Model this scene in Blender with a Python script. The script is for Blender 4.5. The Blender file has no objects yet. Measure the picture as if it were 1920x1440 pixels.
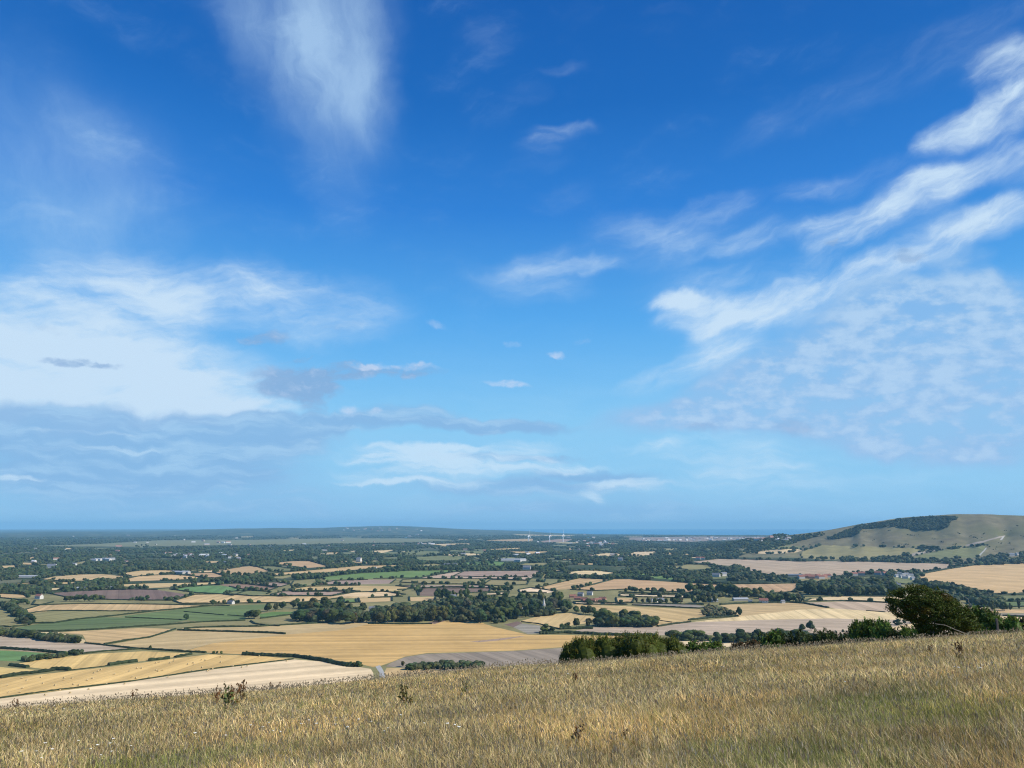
import bpy, math, random
import numpy as np
from mathutils import Vector, Matrix
from mathutils.geometry import delaunay_2d_cdt
rng = np.random.default_rng(7)
random.seed(7)
S = bpy.context.scene
COL = S.collection
PI = math.pi
R = math.radians

# ------------------------------------------------------------------ camera
H = 150.0                    # eye height above the plain, metres
F = 1442.0                   # focal length in photo pixels (1920 wide)
EYE = 987.0                  # photo row at eye level
TH = math.atan((EYE - 720) / F)
cam = bpy.data.cameras.new('camera')
co = bpy.data.objects.new('camera', cam); COL.objects.link(co)
cam.sensor_width = 36; cam.lens = F / 1920 * 36
cam.clip_start = 0.1; cam.clip_end = 300000
co.location = (0, 0, H); co.rotation_euler = (PI / 2 + TH, 0, 0)
S.camera = co

def raydir(px, py):
    px = np.asarray(px, float); py = np.asarray(py, float)
    x = (px - 960) / F; y = (720 - py) / F
    return x, math.cos(TH) - y * math.sin(TH), math.sin(TH) + y * math.cos(TH)

def azel(px, py):
    x, y, z = raydir(px, py)
    return np.arctan2(x, y), np.arctan2(z, np.hypot(x, y))

# ------------------------------------------------------------------ noise and terrain
_tab = rng.random((256, 256))
def vnoise(x, y):
    xi = np.floor(x).astype(int); yi = np.floor(y).astype(int)
    fx = x - xi; fy = y - yi
    fx = fx * fx * (3 - 2 * fx); fy = fy * fy * (3 - 2 * fy)
    a = _tab[xi & 255, yi & 255]; b = _tab[(xi + 1) & 255, yi & 255]
    c = _tab[xi & 255, (yi + 1) & 255]; d = _tab[(xi + 1) & 255, (yi + 1) & 255]
    return (a * (1 - fx) + b * fx) * (1 - fy) + (c * (1 - fx) + d * fx) * fy
def fbm(x, y, o=4):
    s = 0; a = .5; t = 0
    for i in range(o):
        s = s + a * vnoise(x + 17.3 * i, y - 9.1 * i); t += a
        x = x * 2.03; y = y * 2.03; a *= .5
    return s / t
def sstep(a, b, x):
    t = np.clip((x - a) / (b - a), 0, 1); return t * t * (3 - 2 * t)

# the down on the right: ridge height by bearing, from its skyline
D0, D1 = 3300.0, 4700.0
_px = np.array([1300, 1340, 1400, 1440, 1480, 1520, 1550, 1600, 1650, 1700, 1750, 1800, 1850, 1920, 2100, 2400])
_py = np.array([1033, 1029, 1016, 1008, 1004.5, 1000, 996, 986, 978, 971, 967.5, 964.5, 965, 967.5, 975, 960])
_a, _e = azel(_px, _py); HAZ = _a; HR = H + np.tan(_e) * D1; HR[0] = 0; HR[1] = 20
_t = np.linspace(-.5, 4, 901)
_s = np.interp(_t, [-.5, 0, .3, .55, .75, .9, 1, 1.15, 1.6, 2.4, 3.2, 4], [0, 0, .06, .17, .48, .84, 1, .98, .9, .5, 0, 0])
_k = np.hanning(21); _k /= _k.sum(); _s = np.convolve(np.pad(_s, 10, mode='edge'), _k, 'valid')
# far hills on the left
_fx = np.array([-900, -300, 0, 100, 180, 250, 320, 380, 450, 520, 600, 660, 720, 770, 820, 870, 930, 1000, 1060])
_fy = np.array([1002, 1001, 1000.5, 998, 998.5, 999, 996.5, 993, 991, 990.5, 990.5, 988, 986.5, 987.5, 990, 992.5, 994.5, 997, 1001])
_fa, _fe = azel(_fx, _fy); FR = H + np.tan(_fe) * 19000; FR[-1] = 3
_sx = np.array([800, 870, 940, 1010, 1100, 1300, 1560, 2600]); _sy = np.array([990.5, 993.5, 996.5, 999, 1001.5, 1003, 1003.5, 1003.5])
_sa, _se = azel(_sx, _sy); SD = (H - 2) / np.tan(-_se)
def hv(x, y):
    x = np.asarray(x, float); y = np.asarray(y, float)
    az = np.arctan2(x, y); d = np.hypot(x, y)
    amp = np.interp(d, [500, 900, 3200, 6000, 12000, 20000], [1.5, 6, 7, 5, 3, 3])
    h = 2 + amp * (fbm(x / 520 + 3.1, y / 640 + 8.7, 2) - .1)
    hr = np.interp(az, HAZ, HR, left=0)
    t = (d - D0) / (D1 - D0)
    s = np.interp(t, _t, _s)
    h = h + hr * s
    face = np.clip(s * 4, 0, 1) * np.clip((1.05 - s) * 3, 0, 1) * (t < 1.2) * np.clip(hr / 150, 0, 1)
    h = h + face * ((fbm(az * 55, d / 900, 3) - .5) * 34 + (fbm(x / 60, y / 60, 3) - .5) * 7)
    fr = np.interp(az, _fa, FR, right=0)
    u = (d - 11500) / 7500
    h = h + fr * np.clip(u, 0, 1) ** 1.4 * np.where(u > 1, np.clip(1 - (u - 1) * .6, .0, 1), 1)
    h = h + sstep(9000, 12000, d) * sstep(1.35, .9, u) * (az < .1) * (fbm(x / 900, y / 1500, 3) - .35) * 26
    sd = np.interp(az, _sa, SD, left=1e9)
    h = np.where((d > sd) & (az > _sa[0]), np.minimum(h, -8), h)
    return h
_ua = np.linspace(-.8, .8, 1401); _ud = np.exp(np.linspace(math.log(430), math.log(42000), 1300))
_AA, _DD = np.meshgrid(_ua, _ud, indexing='ij'); _UH = hv(np.sin(_AA) * _DD, np.cos(_AA) * _DD)
def unproject(px, py, lift=0.0):
    """where the line of sight through a photo pixel meets the valley terrain"""
    px = np.atleast_1d(np.asarray(px, float)); py = np.atleast_1d(np.asarray(py, float))
    x, y, z = raydir(px, py); hyp = np.hypot(x, y); x = x / hyp; y = y / hyp; z = z / hyp
    az = np.clip(np.arctan2(x, y), -.799, .799); u = (az + .8) / 1.6 * 1400; i = u.astype(int); f = (u - i)[:, None]
    g = H + z[:, None] * _ud[None] - (_UH[i] * (1 - f) + _UH[i + 1] * f) - lift
    k = np.argmax(g <= 0, 1); k = np.where((g <= 0).any(1), np.maximum(k, 1), len(_ud) - 1); r = np.arange(len(px))
    ga, gb = g[r, k - 1], g[r, k]; t = np.clip(ga / np.where(np.abs(ga - gb) < 1e-9, 1e-9, ga - gb), 0, 1)
    hit = _ud[k - 1] + (_ud[k] - _ud[k - 1]) * t
    X = x * hit; Y = y * hit
    return X, Y, hv(X, Y), hit

# ------------------------------------------------------------------ the near meadow
EH = 2.2; KC = EH / 55.0 ** 2
_mx = np.array([-200, 0, 300, 500, 690, 900, 1060, 1300, 1500, 1700, 1920, 2100])
_my = np.array([1356, 1337, 1315, 1300, 1281, 1262, 1251, 1231, 1219, 1207, 1195, 1184])
_ma, _me = azel(_mx, _my); MS = np.tan(-_me) - 2 * math.sqrt(EH * KC)
def hm(x, y):
    x = np.asarray(x, float); y = np.asarray(y, float)
    az = np.arctan2(x, y); r = np.hypot(x, y)
    b = sstep(R(60), R(125), np.abs(az))
    s = np.interp(az, _ma, MS) * (1 - b) - .02 * b
    k = KC * (1 - b)
    bump = ((fbm(x / 7, y / 7, 3) - .5) * .35 * sstep(5, 15, r) + (fbm(x / 30 + 5, y / 30, 2) - .5) * 1.0 * sstep(90, 160, r))
    return H - (EH + s * r + k * r * r) + bump
def on_meadow(px, py):
    az, el = azel(px, py); t = math.tan(-el); s = float(np.interp(az, _ma, MS))
    for r in np.arange(6, 75, .1):
        x = math.sin(az) * r; y = math.cos(az) * r
        if float(hm(x, y)) >= H - t * r: return x, y, float(hm(x, y)), r
    return x, y, float(hm(x, y)), r
def at_range(px, r):
    az, _ = azel(px, 1200); x = math.sin(az) * r; y = math.cos(az) * r
    return x, y, float(hm(x, y))

# ------------------------------------------------------------------ object helpers
def tag(o, label=None, cat=None, group=None, kind=None):
    if label: o['label'] = label
    if cat: o['category'] = cat
    if group: o['group'] = group
    if kind: o['kind'] = kind
    return o
def mesh_np(name, V, Fq, mats, parent=None, smooth=False, midx=None, col=None, loops=None):
    """V (n,3); Fq (m,k) array of faces all of one size"""
    V = np.asarray(V, np.float32); Fq = np.asarray(Fq, np.int32)
    me = bpy.data.meshes.new(name)
    k = Fq.shape[1]; m = len(Fq)
    me.vertices.add(len(V)); me.vertices.foreach_set('co', V.ravel())
    me.loops.add(m * k); me.loops.foreach_set('vertex_index', Fq.ravel())
    me.polygons.add(m); me.polygons.foreach_set('loop_start', np.arange(0, m * k, k, dtype=np.int32))
    me.polygons.foreach_set('loop_total', np.full(m, k, np.int32))
    for mt in (mats if isinstance(mats, (list, tuple)) else [mats]): me.materials.append(mt)
    if midx is not None: me.polygons.foreach_set('material_index', np.asarray(midx, np.int32))
    me.polygons.foreach_set('use_smooth', np.full(m, smooth))
    me.update(calc_edges=True)
    if col is not None:
        a = me.color_attributes.new('Col', 'FLOAT_COLOR', 'POINT')
        c = np.ones((len(V), 4), np.float32); c[:, :3] = col; a.data.foreach_set('color', c.ravel())
    o = bpy.data.objects.new(name, me); COL.objects.link(o)
    if parent: o.parent = parent
    return o
def empty(name, loc, rz=0):
    o = bpy.data.objects.new(name, None); COL.objects.link(o)
    o.location = loc; o.rotation_euler = (0, 0, rz); o.empty_display_size = .5
    return o
def copy_tree(o, parent=None):
    c = o.copy(); COL.objects.link(c)
    if parent: c.parent = parent
    for ch in list(o.children): copy_tree(ch, c)
    return c
class MB:
    def __init__(s): s.V = []; s.F = []; s.C = []; s.n = 0
    def add(s, V, Fq, c=None):
        V = np.asarray(V, float); Fq = np.asarray(Fq, int)
        if Fq.shape[1] == 3: Fq = np.concatenate([Fq, Fq[:, 2:]], 1)
        s.V.append(V); s.F.append(Fq + s.n); s.n += len(V)
        s.C.append(np.tile(np.asarray(c if c is not None else (1, 1, 1), float), (len(V), 1)) if np.ndim(c) < 2 else c)
    def build(s, name, mat, parent=None, smooth=False):
        V = np.concatenate(s.V); Fq = np.concatenate(s.F); C = np.concatenate(s.C)
        tri = Fq[:, 2] == Fq[:, 3]
        T = np.concatenate([Fq[tri][:, :3], Fq[~tri][:, [0, 1, 2]], Fq[~tri][:, [0, 2, 3]]])
        return mesh_np(name, V, T, mat, parent, smooth, col=C)
    def box(s, c, d, col=None, rz=0):
        x, y, z = np.array(d) / 2
        V = np.array([(-x, -y, -z), (x, -y, -z), (x, y, -z), (-x, y, -z), (-x, -y, z), (x, -y, z), (x, y, z), (-x, y, z)])
        cs, sn = math.cos(rz), math.sin(rz)
        V = np.stack([V[:, 0] * cs - V[:, 1] * sn, V[:, 0] * sn + V[:, 1] * cs, V[:, 2]], 1) + np.array(c)
        s.add(V, [(0, 3, 2, 1), (4, 5, 6, 7), (0, 1, 5, 4), (1, 2, 6, 5), (2, 3, 7, 6), (3, 0, 4, 7)], col)
    def tube(s, pts, rad, n=6, col=None):
        pts = np.asarray(pts, float); rad = np.broadcast_to(np.asarray(rad, float), (len(pts),))
        V = []; a = np.arange(n) * 2 * PI / n
        for i, p in enumerate(pts):
            d = pts[min(i + 1, len(pts) - 1)] - pts[max(i - 1, 0)]; d = d / (np.linalg.norm(d) + 1e-9)
            u = np.cross(d, (0, 0, 1) if abs(d[2]) < .9 else (1, 0, 0)); u /= np.linalg.norm(u); w = np.cross(d, u)
            V.append(p + rad[i] * (np.cos(a)[:, None] * u + np.sin(a)[:, None] * w))
        V = np.concatenate(V); Fq = []
        for i in range(len(pts) - 1):
            for j in range(n):
                k = (j + 1) % n; Fq.append((i * n + j, i * n + k, (i + 1) * n + k, (i + 1) * n + j))
        m = len(V); V = np.concatenate([V, pts[:1], pts[-1:]]); b = (len(pts) - 1) * n
        for j in range(n):
            k = (j + 1) % n; Fq.append((k, j, m, m)); Fq.append((b + j, b + k, m + 1, m + 1))
        s.add(V, Fq, col)

def ico(sub):
    import bmesh
    bm = bmesh.new(); bmesh.ops.create_icosphere(bm, subdivisions=sub, radius=1)
    V = np.array([v.co[:] for v in bm.verts]); Fq = np.array([[v.index for v in f.verts] for f in bm.faces]); bm.free()
    return V, Fq
ICO1, ICO2, ICO3 = ico(1), ico(2), ico(3)

# ------------------------------------------------------------------ materials
def newmat(name):
    m = bpy.data.materials.new(name); m.use_nodes = True
    nt = m.node_tree; nt.nodes.clear()
    return m, nt, nt.nodes, nt.links
def N(nt, t, **k):
    n = nt.nodes.new(t)
    for a, b in k.items():
        if a in ('op', ): n.operation = b
        else: setattr(n, a, b)
    return n
def plain(name, col, rough=.7, var=.15, scale=3.0, metal=0, spec=.3):
    m, nt, ns, ln = newmat(name)
    out = ns.new('ShaderNodeOutputMaterial'); b = ns.new('ShaderNodeBsdfPrincipled')
    b.inputs['Roughness'].default_value = rough; b.inputs['Metallic'].default_value = metal
    b.inputs['Specular IOR Level'].default_value = spec
    tc = ns.new('ShaderNodeTexCoord'); nz = ns.new('ShaderNodeTexNoise'); nz.inputs['Scale'].default_value = scale; nz.inputs['Detail'].default_value = 5
    ln.new(tc.outputs['Object'], nz.inputs['Vector'])
    r = ns.new('ShaderNodeValToRGB'); r.color_ramp.elements[0].position = .3; r.color_ramp.elements[1].position = .7
    r.color_ramp.elements[0].color = tuple(c * (1 - var) for c in col) + (1,); r.color_ramp.elements[1].color = tuple(min(1, c * (1 + var)) for c in col) + (1,)
    ln.new(nz.outputs['Fac'], r.inputs[0]); ln.new(r.outputs[0], b.inputs['Base Color']); ln.new(b.outputs[0], out.inputs[0])
    return m
def leafmat(name, trans=.25, objvar=.35, gain=1.0, rough=.55, bump=None):
    """foliage or grass: own colour attribute, varied per object and by noise, partly translucent"""
    m, nt, ns, ln = newmat(name)
    out = ns.new('ShaderNodeOutputMaterial')
    at = ns.new('ShaderNodeAttribute'); at.attribute_name = 'Col'
    oi = ns.new('ShaderNodeObjectInfo')
    mr = ns.new('ShaderNodeMapRange'); mr.inputs['To Min'].default_value = gain * (1 - objvar); mr.inputs['To Max'].default_value = gain * (1 + objvar)
    ln.new(oi.outputs['Random'], mr.inputs['Value'])
    geo = ns.new('ShaderNodeNewGeometry'); nz = ns.new('ShaderNodeTexNoise'); nz.inputs['Scale'].default_value = .25; nz.inputs['Detail'].default_value = 3
    ln.new(geo.outputs['Position'], nz.inputs['Vector'])
    m2 = ns.new('ShaderNodeMapRange'); m2.inputs['From Min'].default_value = .3; m2.inputs['From Max'].default_value = .7; m2.inputs['To Min'].default_value = .75; m2.inputs['To Max'].default_value = 1.25
    ln.new(nz.outputs['Fac'], m2.inputs['Value'])
    mu = N(nt, 'ShaderNodeMath', op='MULTIPLY'); ln.new(mr.outputs[0], mu.inputs[0]); ln.new(m2.outputs[0], mu.inputs[1])
    sc = N(nt, 'ShaderNodeVectorMath', op='SCALE'); ln.new(at.outputs['Color'], sc.inputs[0]); ln.new(mu.outputs[0], sc.inputs['Scale'])
    if objvar > .25:
        f1 = N(nt, 'ShaderNodeMath', op='MULTIPLY'); f1.inputs[1].default_value = 7.13; ln.new(oi.outputs['Random'], f1.inputs[0]); f2 = N(nt, 'ShaderNodeMath', op='FRACT'); ln.new(f1.outputs[0], f2.inputs[0])
        hm2 = ns.new('ShaderNodeMix'); hm2.data_type = 'RGBA'; ln.new(f2.outputs[0], hm2.inputs['Factor']); hm2.inputs[6].default_value = (.85, 1.0, 1.0, 1); hm2.inputs[7].default_value = (1.45, 1.15, .8, 1)
        vm = N(nt, 'ShaderNodeVectorMath', op='MULTIPLY'); ln.new(sc.outputs[0], vm.inputs[0]); ln.new(hm2.outputs[2], vm.inputs[1]); sc = vm
    b = ns.new('ShaderNodeBsdfPrincipled'); b.inputs['Roughness'].default_value = rough; b.inputs['Specular IOR Level'].default_value = .08
    tr = ns.new('ShaderNodeBsdfTranslucent'); mx = ns.new('ShaderNodeMixShader'); mx.inputs[0].default_value = trans
    ln.new(sc.outputs[0], b.inputs['Base Color']); ln.new(sc.outputs[0], tr.inputs['Color'])
    ln.new(b.outputs[0], mx.inputs[1]); ln.new(tr.outputs[0], mx.inputs[2]); ln.new(mx.outputs[0], out.inputs[0])
    return m
M = dict(
    leaf=leafmat('tree_foliage', .12, .42), wood=leafmat('distant_foliage', .05, 0), hedge=leafmat('hedge_foliage', .1, .2),
    haw=leafmat('hawthorn_foliage', .2, 0, rough=.5), gorse=leafmat('gorse_foliage', .15, .2), grass=leafmat('grass_blades', .35, 0, rough=.6),
    weed=leafmat('weed_leaves', .2, .3),
    bark=plain('bark', (.12, .095, .075), .9, .3, 8), paleb=plain('pale_bark', (.36, .31, .25), .85, .25, 12),
    wallw=plain('white_render', (.52, .5, .46), .8, .06), wallb=plain('brick', (.34, .2, .14), .85, .2, 2), wallf=plain('flint', (.34, .32, .29), .85, .25, 4),
    tile=plain('clay_tiles', (.25, .11, .08), .85, .25, 2), slate=plain('slate', (.16, .17, .19), .6, .2, 2), steel=plain('barn_roof', (.36, .37, .38), .45, .1, 1),
    glass=plain('window_glass', (.03, .035, .04), .15, .1), turb=plain('turbine_paint', (.85, .86, .87), .4, .02), bale=plain('straw_bale', (.46, .36, .19), .9, .25, 6),
    petal=plain('white_petals', (.8, .78, .7), .6, .1, 30), post=plain('weathered_post', (.12, .1, .09), .9, .3, 9))

# ------------------------------------------------------------------ field colours (base colours)
C = dict(
    wheat=(.53, .37, .175), pale=(.63, .475, .26), cream=(.69, .535, .33), gold=(.64, .44, .16), deep=(.52, .335, .12), orange=(.46, .30, .155),
    pink=(.46, .345, .235), mauve=(.33, .235, .175), brown=(.17, .115, .09), rust=(.25, .15, .11), grey=(.30, .265, .21), taupe=(.27, .225, .17),
    olive=(.25, .22, .095), sage=(.165, .175, .075), grass=(.105, .15, .055), green=(.13, .21, .06), bright=(.12, .22, .075), down=(.185, .165, .088),
    scrub=(.13, .125, .05), wood=(.035, .05, .022), stub=(.63, .44, .16), levels=(.16, .17, .085), fargold=(.5, .4, .22), road=(.3, .3, .3), chalk=(.8, .78, .7),
    town=(.24, .19, .16))
# (colour, outline in photo pixels); later fields lie over earlier ones
FIELDS = [
 ('wood', [(-900, 1004), (2700, 1004), (2700, 1092), (1700, 1096), (1300, 1092), (1000, 1085), (600, 1085), (300, 1104), (-20, 1120), (-900, 1140)]),
 ('levels', [(60, 1024), (190, 1019.5), (300, 1013), (480, 1012), (640, 1009), (800, 1010), (860, 1013), (760, 1017), (560, 1020.5), (400, 1022.5), (250, 1025)]),
 ('town', [(1180, 1008), (1300, 1006), (1480, 1006.5), (1490, 1009), (1380, 1012.5), (1290, 1016), (1180, 1012)]),
 ('mauve', [(1012, 1015), (1050, 1010.5), (1075, 1011.5), (1060, 1016), (1020, 1017)]),
 ('orange', [(905, 1013), (960, 1011), (1000, 1010), (998, 1015), (950, 1015)]),
 ('fargold', [(960, 1001.5), (1000, 1002.5), (1080, 1003.5), (1060, 1005), (980, 1004)]),
 # clearings round the villages
 ('sage', [(1668, 1076), (1690, 1070), (1716, 1072), (1722, 1090), (1700, 1096), (1672, 1092)]), ('olive', [(1495, 1082), (1560, 1081), (1560, 1090), (1500, 1092)]), ('sage', [(1332, 1078), (1368, 1077), (1368, 1086), (1336, 1087)]),
 # far strips, left
 ('wheat', [(40, 1055), (75, 1055.5), (72, 1060), (38, 1059)]), ('wheat', [(1, 1061), (28, 1060), (32, 1064), (6, 1065)]),
 ('wheat', [(30, 1094), (68, 1092), (72, 1095), (32, 1096)]), ('wheat', [(92, 1092), (145, 1091), (134, 1096), (96, 1097)]),
 ('wheat', [(375, 1054), (392, 1052), (427, 1052), (395, 1056)]), ('olive', [(138, 1056), (160, 1052), (163, 1054), (140, 1060)]),
 ('olive', [(222, 1058), (270, 1059), (268, 1061), (228, 1061)]), ('olive', [(330, 1070), (390, 1067), (420, 1068), (350, 1072)]),
 ('wheat', [(55, 1046), (70, 1042), (72, 1043), (58, 1048)]), ('pale', [(95, 1103), (118, 1102), (106, 1108), (90, 1108)]),
 # left middle
 ('wheat', [(74, 1087), (100, 1081), (150, 1077), (195, 1076.5), (246, 1082), (200, 1088), (130, 1091), (108, 1089)]),
 ('wheat', [(226, 1075), (262, 1070), (312, 1069), (345, 1072), (342, 1075), (300, 1078), (246, 1080)]),
 ('wheat', [(235, 1086), (262, 1080), (322, 1077.5), (375, 1081), (370, 1086), (332, 1088), (300, 1088), (240, 1090)]),
 ('orange', [(347, 1075.5), (400, 1074), (423, 1081), (400, 1084), (370, 1082)]),
 ('pale', [(375, 1071), (405, 1067), (450, 1064), (425, 1068), (400, 1074), (370, 1072.5)]),
 ('orange', [(400, 1074), (425, 1068), (450, 1063), (470, 1061.5), (484, 1063), (500, 1069), (508, 1072), (475, 1076), (450, 1080), (425, 1078)]),
 ('sage', [(478, 1061), (515, 1062), (560, 1068), (548, 1071), (508, 1072), (486, 1064)]),
 ('wheat', [(220, 1096), (275, 1094), (410, 1092), (410, 1096), (375, 1098), (320, 1101), (275, 1103), (225, 1101)]),
 ('brown', [(88, 1112), (175, 1107), (250, 1105), (295, 1106), (355, 1115), (325, 1126), (280, 1126), (225, 1125), (175, 1124), (150, 1121), (120, 1119)]),
 ('bright', [(318, 1105), (350, 1101), (390, 1098), (415, 1098), (465, 1107), (440, 1115), (400, 1113.5), (370, 1112)]),
 ('sage', [(437, 1109), (466, 1107), (508, 1110), (500, 1114), (437, 1117), (420, 1115)]),
 ('rust', [(410, 1096), (450, 1094), (520, 1102), (505, 1107), (465, 1107), (430, 1100)]),
 ('mauve', [(465, 1093), (520, 1092), (545, 1095), (525, 1101), (500, 1098)]),
 ('olive', [(550, 1090), (575, 1088), (600, 1088), (588, 1096), (560, 1100), (545, 1098)]),
 ('wheat', [(542, 1105), (575, 1100), (675, 1098), (775, 1100), (755, 1108), (670, 1109), (550, 1110)]),
 ('wheat', [(325, 1127), (365, 1115), (425, 1114), (475, 1118), (620, 1118), (650, 1110), (722, 1109.5), (760, 1115), (735, 1119), (690, 1121), (640, 1121), (590, 1128), (550, 1131), (480, 1131), (400, 1132), (340, 1132)]),
 ('pale', [(626, 1118), (652, 1111), (722, 1109.5), (760, 1115), (735, 1119)]),
 ('mauve', [(508, 1115), (530, 1109), (650, 1107), (675, 1109), (625, 1117.5), (510, 1117)]),
 ('orange', [(507, 1056), (550, 1052), (580, 1052), (615, 1062), (575, 1065), (540, 1061)]),
 ('wheat', [(490, 1077), (575, 1070), (675, 1061), (770, 1059), (700, 1065), (600, 1074), (525, 1080)]),
 ('olive', [(500, 1083), (540, 1078), (556, 1079), (530, 1085)]),
 ('green', [(605, 1082), (675, 1075), (775, 1070), (880, 1069), (825, 1075), (785, 1084), (700, 1085), (608, 1087)]),
 ('pink', [(790, 1083), (850, 1073), (890, 1070), (1018, 1069), (992, 1088), (907, 1085)]), ('mauve', [(850, 1080), (870, 1071), (1010, 1070), (990, 1082), (900, 1082)]),
 ('mauve', [(590, 1097), (625, 1089), (690, 1087), (742, 1087), (732, 1094), (670, 1096)]),
 ('olive', [(755, 1087), (800, 1085), (912, 1086), (900, 1096), (800, 1095), (750, 1092)]), ('olive', [(905, 1097), (920, 1087), (992, 1089), (988, 1096), (940, 1099)]),
 ('mauve', [(742, 1099), (800, 1097), (880, 1097), (925, 1099), (920, 1103), (785, 1103)]),
 ('brown', [(785, 1117), (787, 1103), (840, 1100), (920, 1103), (917, 1110), (860, 1113), (815, 1118)]),
 ('olive', [(745, 1106), (780, 1104), (785, 1116), (765, 1114)]),
 ('wheat', [(672, 1122), (735, 1120), (735, 1127), (675, 1130)]), ('wheat', [(767, 1120), (817, 1119), (815, 1126), (768, 1127)]),
 ('olive', [(620, 1139), (700, 1132), (757, 1130), (725, 1137), (650, 1142)]), ('green', [(645, 1124), (667, 1124), (670, 1130), (645, 1131)]),
 ('cream', [(793, 1130), (868, 1128), (867, 1134), (795, 1134)]),
 ('green', [(485, 1152), (512, 1147), (560, 1147), (540, 1154), (490, 1160)]), ('olive', [(477, 1165), (545, 1156), (575, 1160), (570, 1170), (525, 1172)]),
 ('orange', [(655, 1056), (675, 1053), (702, 1055), (697, 1058)]), ('wheat', [(615, 1054), (640, 1052), (700, 1051), (690, 1054)]),
 ('sage', [(747, 1037), (775, 1032), (825, 1034), (822, 1040), (750, 1040)]), ('pale', [(675, 1035), (712, 1032), (740, 1031), (715, 1037)]), ('pale', [(650, 1033.5), (670, 1032.5), (668, 1035)]),
 ('pale', [(827, 1040), (880, 1037), (907, 1040), (850, 1043)]), ('sage', [(765, 1045), (830, 1042), (880, 1043), (860, 1050), (790, 1051)]),
 ('sage', [(700, 1046), (750, 1044), (745, 1048)]), ('olive', [(772, 1061), (815, 1056.5), (835, 1060), (812, 1063)]),
 ('green', [(857, 1056), (920, 1052), (947, 1054), (945, 1062), (862, 1059)]), ('olive', [(970, 1060), (985, 1056), (1032, 1055), (1017, 1062)]),
 ('sage', [(837, 1032), (850, 1031), (925, 1035), (900, 1038)]), ('wheat', [(950, 1036), (960, 1034), (1035, 1034), (1000, 1038)]),
 ('pale', [(808, 1020.5), (840, 1019.5), (880, 1019), (882, 1020.5), (812, 1022)]), ('wheat', [(912, 1030), (975, 1027), (976, 1029), (920, 1031.5)]),
 ('sage', [(905, 1048), (950, 1044), (985, 1046), (970, 1050)]), ('sage', [(1000, 1048), (1040, 1046), (1055, 1049)]),
 ('pale', [(1100, 1042), (1137, 1037), (1175, 1039), (1155, 1043)]), ('pale', [(1172, 1042), (1190, 1035), (1232, 1034), (1225, 1040), (1185, 1044)]),
 ('wheat', [(1235, 1038), (1262, 1036), (1260, 1040)]), ('wheat', [(1272, 1039), (1304, 1038), (1302, 1041)]), ('pale', [(1330, 1039), (1343, 1038.5), (1342, 1041)]),
 ('wheat', [(1050, 1058), (1115, 1056), (1112, 1060)]), ('sage', [(1095, 1030), (1150, 1028), (1140, 1031)]),
 ('pale', [(1057, 1074), (1087, 1070), (1122, 1070), (1152, 1074), (1120, 1079), (1095, 1078)]), ('wheat', [(1030, 1071), (1052, 1068), (1050, 1072)]),
 ('green', [(1195, 1077), (1210, 1075), (1267, 1082), (1262, 1087), (1225, 1084)]), ('sage', [(1236, 1063), (1262, 1058), (1280, 1060), (1270, 1066)]),
 ('olive', [(1010, 1090), (1020, 1076), (1028, 1075), (1020, 1092)]),
 # left near
 ('wheat', [(-200, 1112), (0, 1113), (45, 1115), (52, 1120), (0, 1121), (-200, 1124)]), ('sage', [(-200, 1126), (0, 1121), (45, 1126), (30, 1133), (0, 1136), (-200, 1140)]),
 ('olive', [(65, 1127), (100, 1129), (75, 1135), (60, 1134)]), ('olive', [(-200, 1150), (0, 1144), (25, 1146), (40, 1160), (50, 1172), (10, 1176), (-200, 1180)]),
 ('wheat', [(45, 1144), (75, 1135), (155, 1132), (225, 1132.5), (300, 1134), (390, 1136), (350, 1140.5), (295, 1146), (275, 1146.5), (100, 1145), (52, 1151)]),
 ('olive', [(55, 1153), (107, 1145.5), (250, 1146), (282, 1149), (200, 1156.5), (155, 1160), (100, 1168), (62, 1168)]),
 ('grass', [(25, 1178), (75, 1169), (105, 1168), (175, 1157), (240, 1158), (350, 1163), (300, 1172), (175, 1181), (100, 1184), (50, 1185)]),
 ('grass', [(225, 1156), (295, 1147), (390, 1137), (475, 1134), (505, 1133), (492, 1142), (462, 1146), (460, 1162), (455, 1164), (380, 1165), (350, 1163), (280, 1160)]),
 ('olive', [(295, 1175), (370, 1167), (470, 1165), (490, 1174), (400, 1175.5)]),
 ('wheat', [(110, 1186), (135, 1184), (270, 1177), (328, 1180), (280, 1196), (195, 1208), (163, 1205), (155, 1190)]),
 ('pale', [(-200, 1186), (110, 1185.5), (160, 1200), (160, 1206), (100, 1200), (-200, 1192)]),
 ('deep', [(345, 1221), (400, 1206), (535, 1190), (645, 1181), (693, 1169), (750, 1171), (780, 1170), (810, 1169), (840, 1164), (880, 1163), (895, 1165), (925, 1175), (960, 1183), (990, 1190), (1060, 1190.5), (1105, 1192), (1180, 1193), (1180, 1203), (1060, 1213), (960, 1220), (800, 1224.5), (760, 1231), (735, 1241), (715, 1248), (700, 1251), (680, 1246), (620, 1239), (550, 1230), (460, 1227), (400, 1224)]),
 ('wheat', [(197, 1210), (260, 1199), (328, 1183), (345, 1177), (400, 1177), (475, 1175.5), (550, 1172), (675, 1165.5), (697, 1165), (697, 1169), (645, 1181), (535, 1190), (400, 1206), (345, 1220), (260, 1217)]),
 ('mauve', [(880, 1203), (920, 1199), (975, 1193), (985, 1193), (935, 1201), (900, 1204)]),
 ('pink', [(-200, 1196), (0, 1193), (32, 1192), (80, 1199), (160, 1206), (190, 1210), (240, 1216), (175, 1222), (125, 1225.5), (60, 1222), (0, 1217), (-200, 1214)]),
 ('bright', [(-200, 1218), (0, 1220), (45, 1222), (110, 1227), (85, 1237), (40, 1240), (0, 1239), (-200, 1238)]),
 ('gold', [(20, 1247), (75, 1237), (175, 1226), (270, 1221), (355, 1225), (325, 1232), (200, 1248), (132, 1257), (100, 1256)]),
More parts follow.
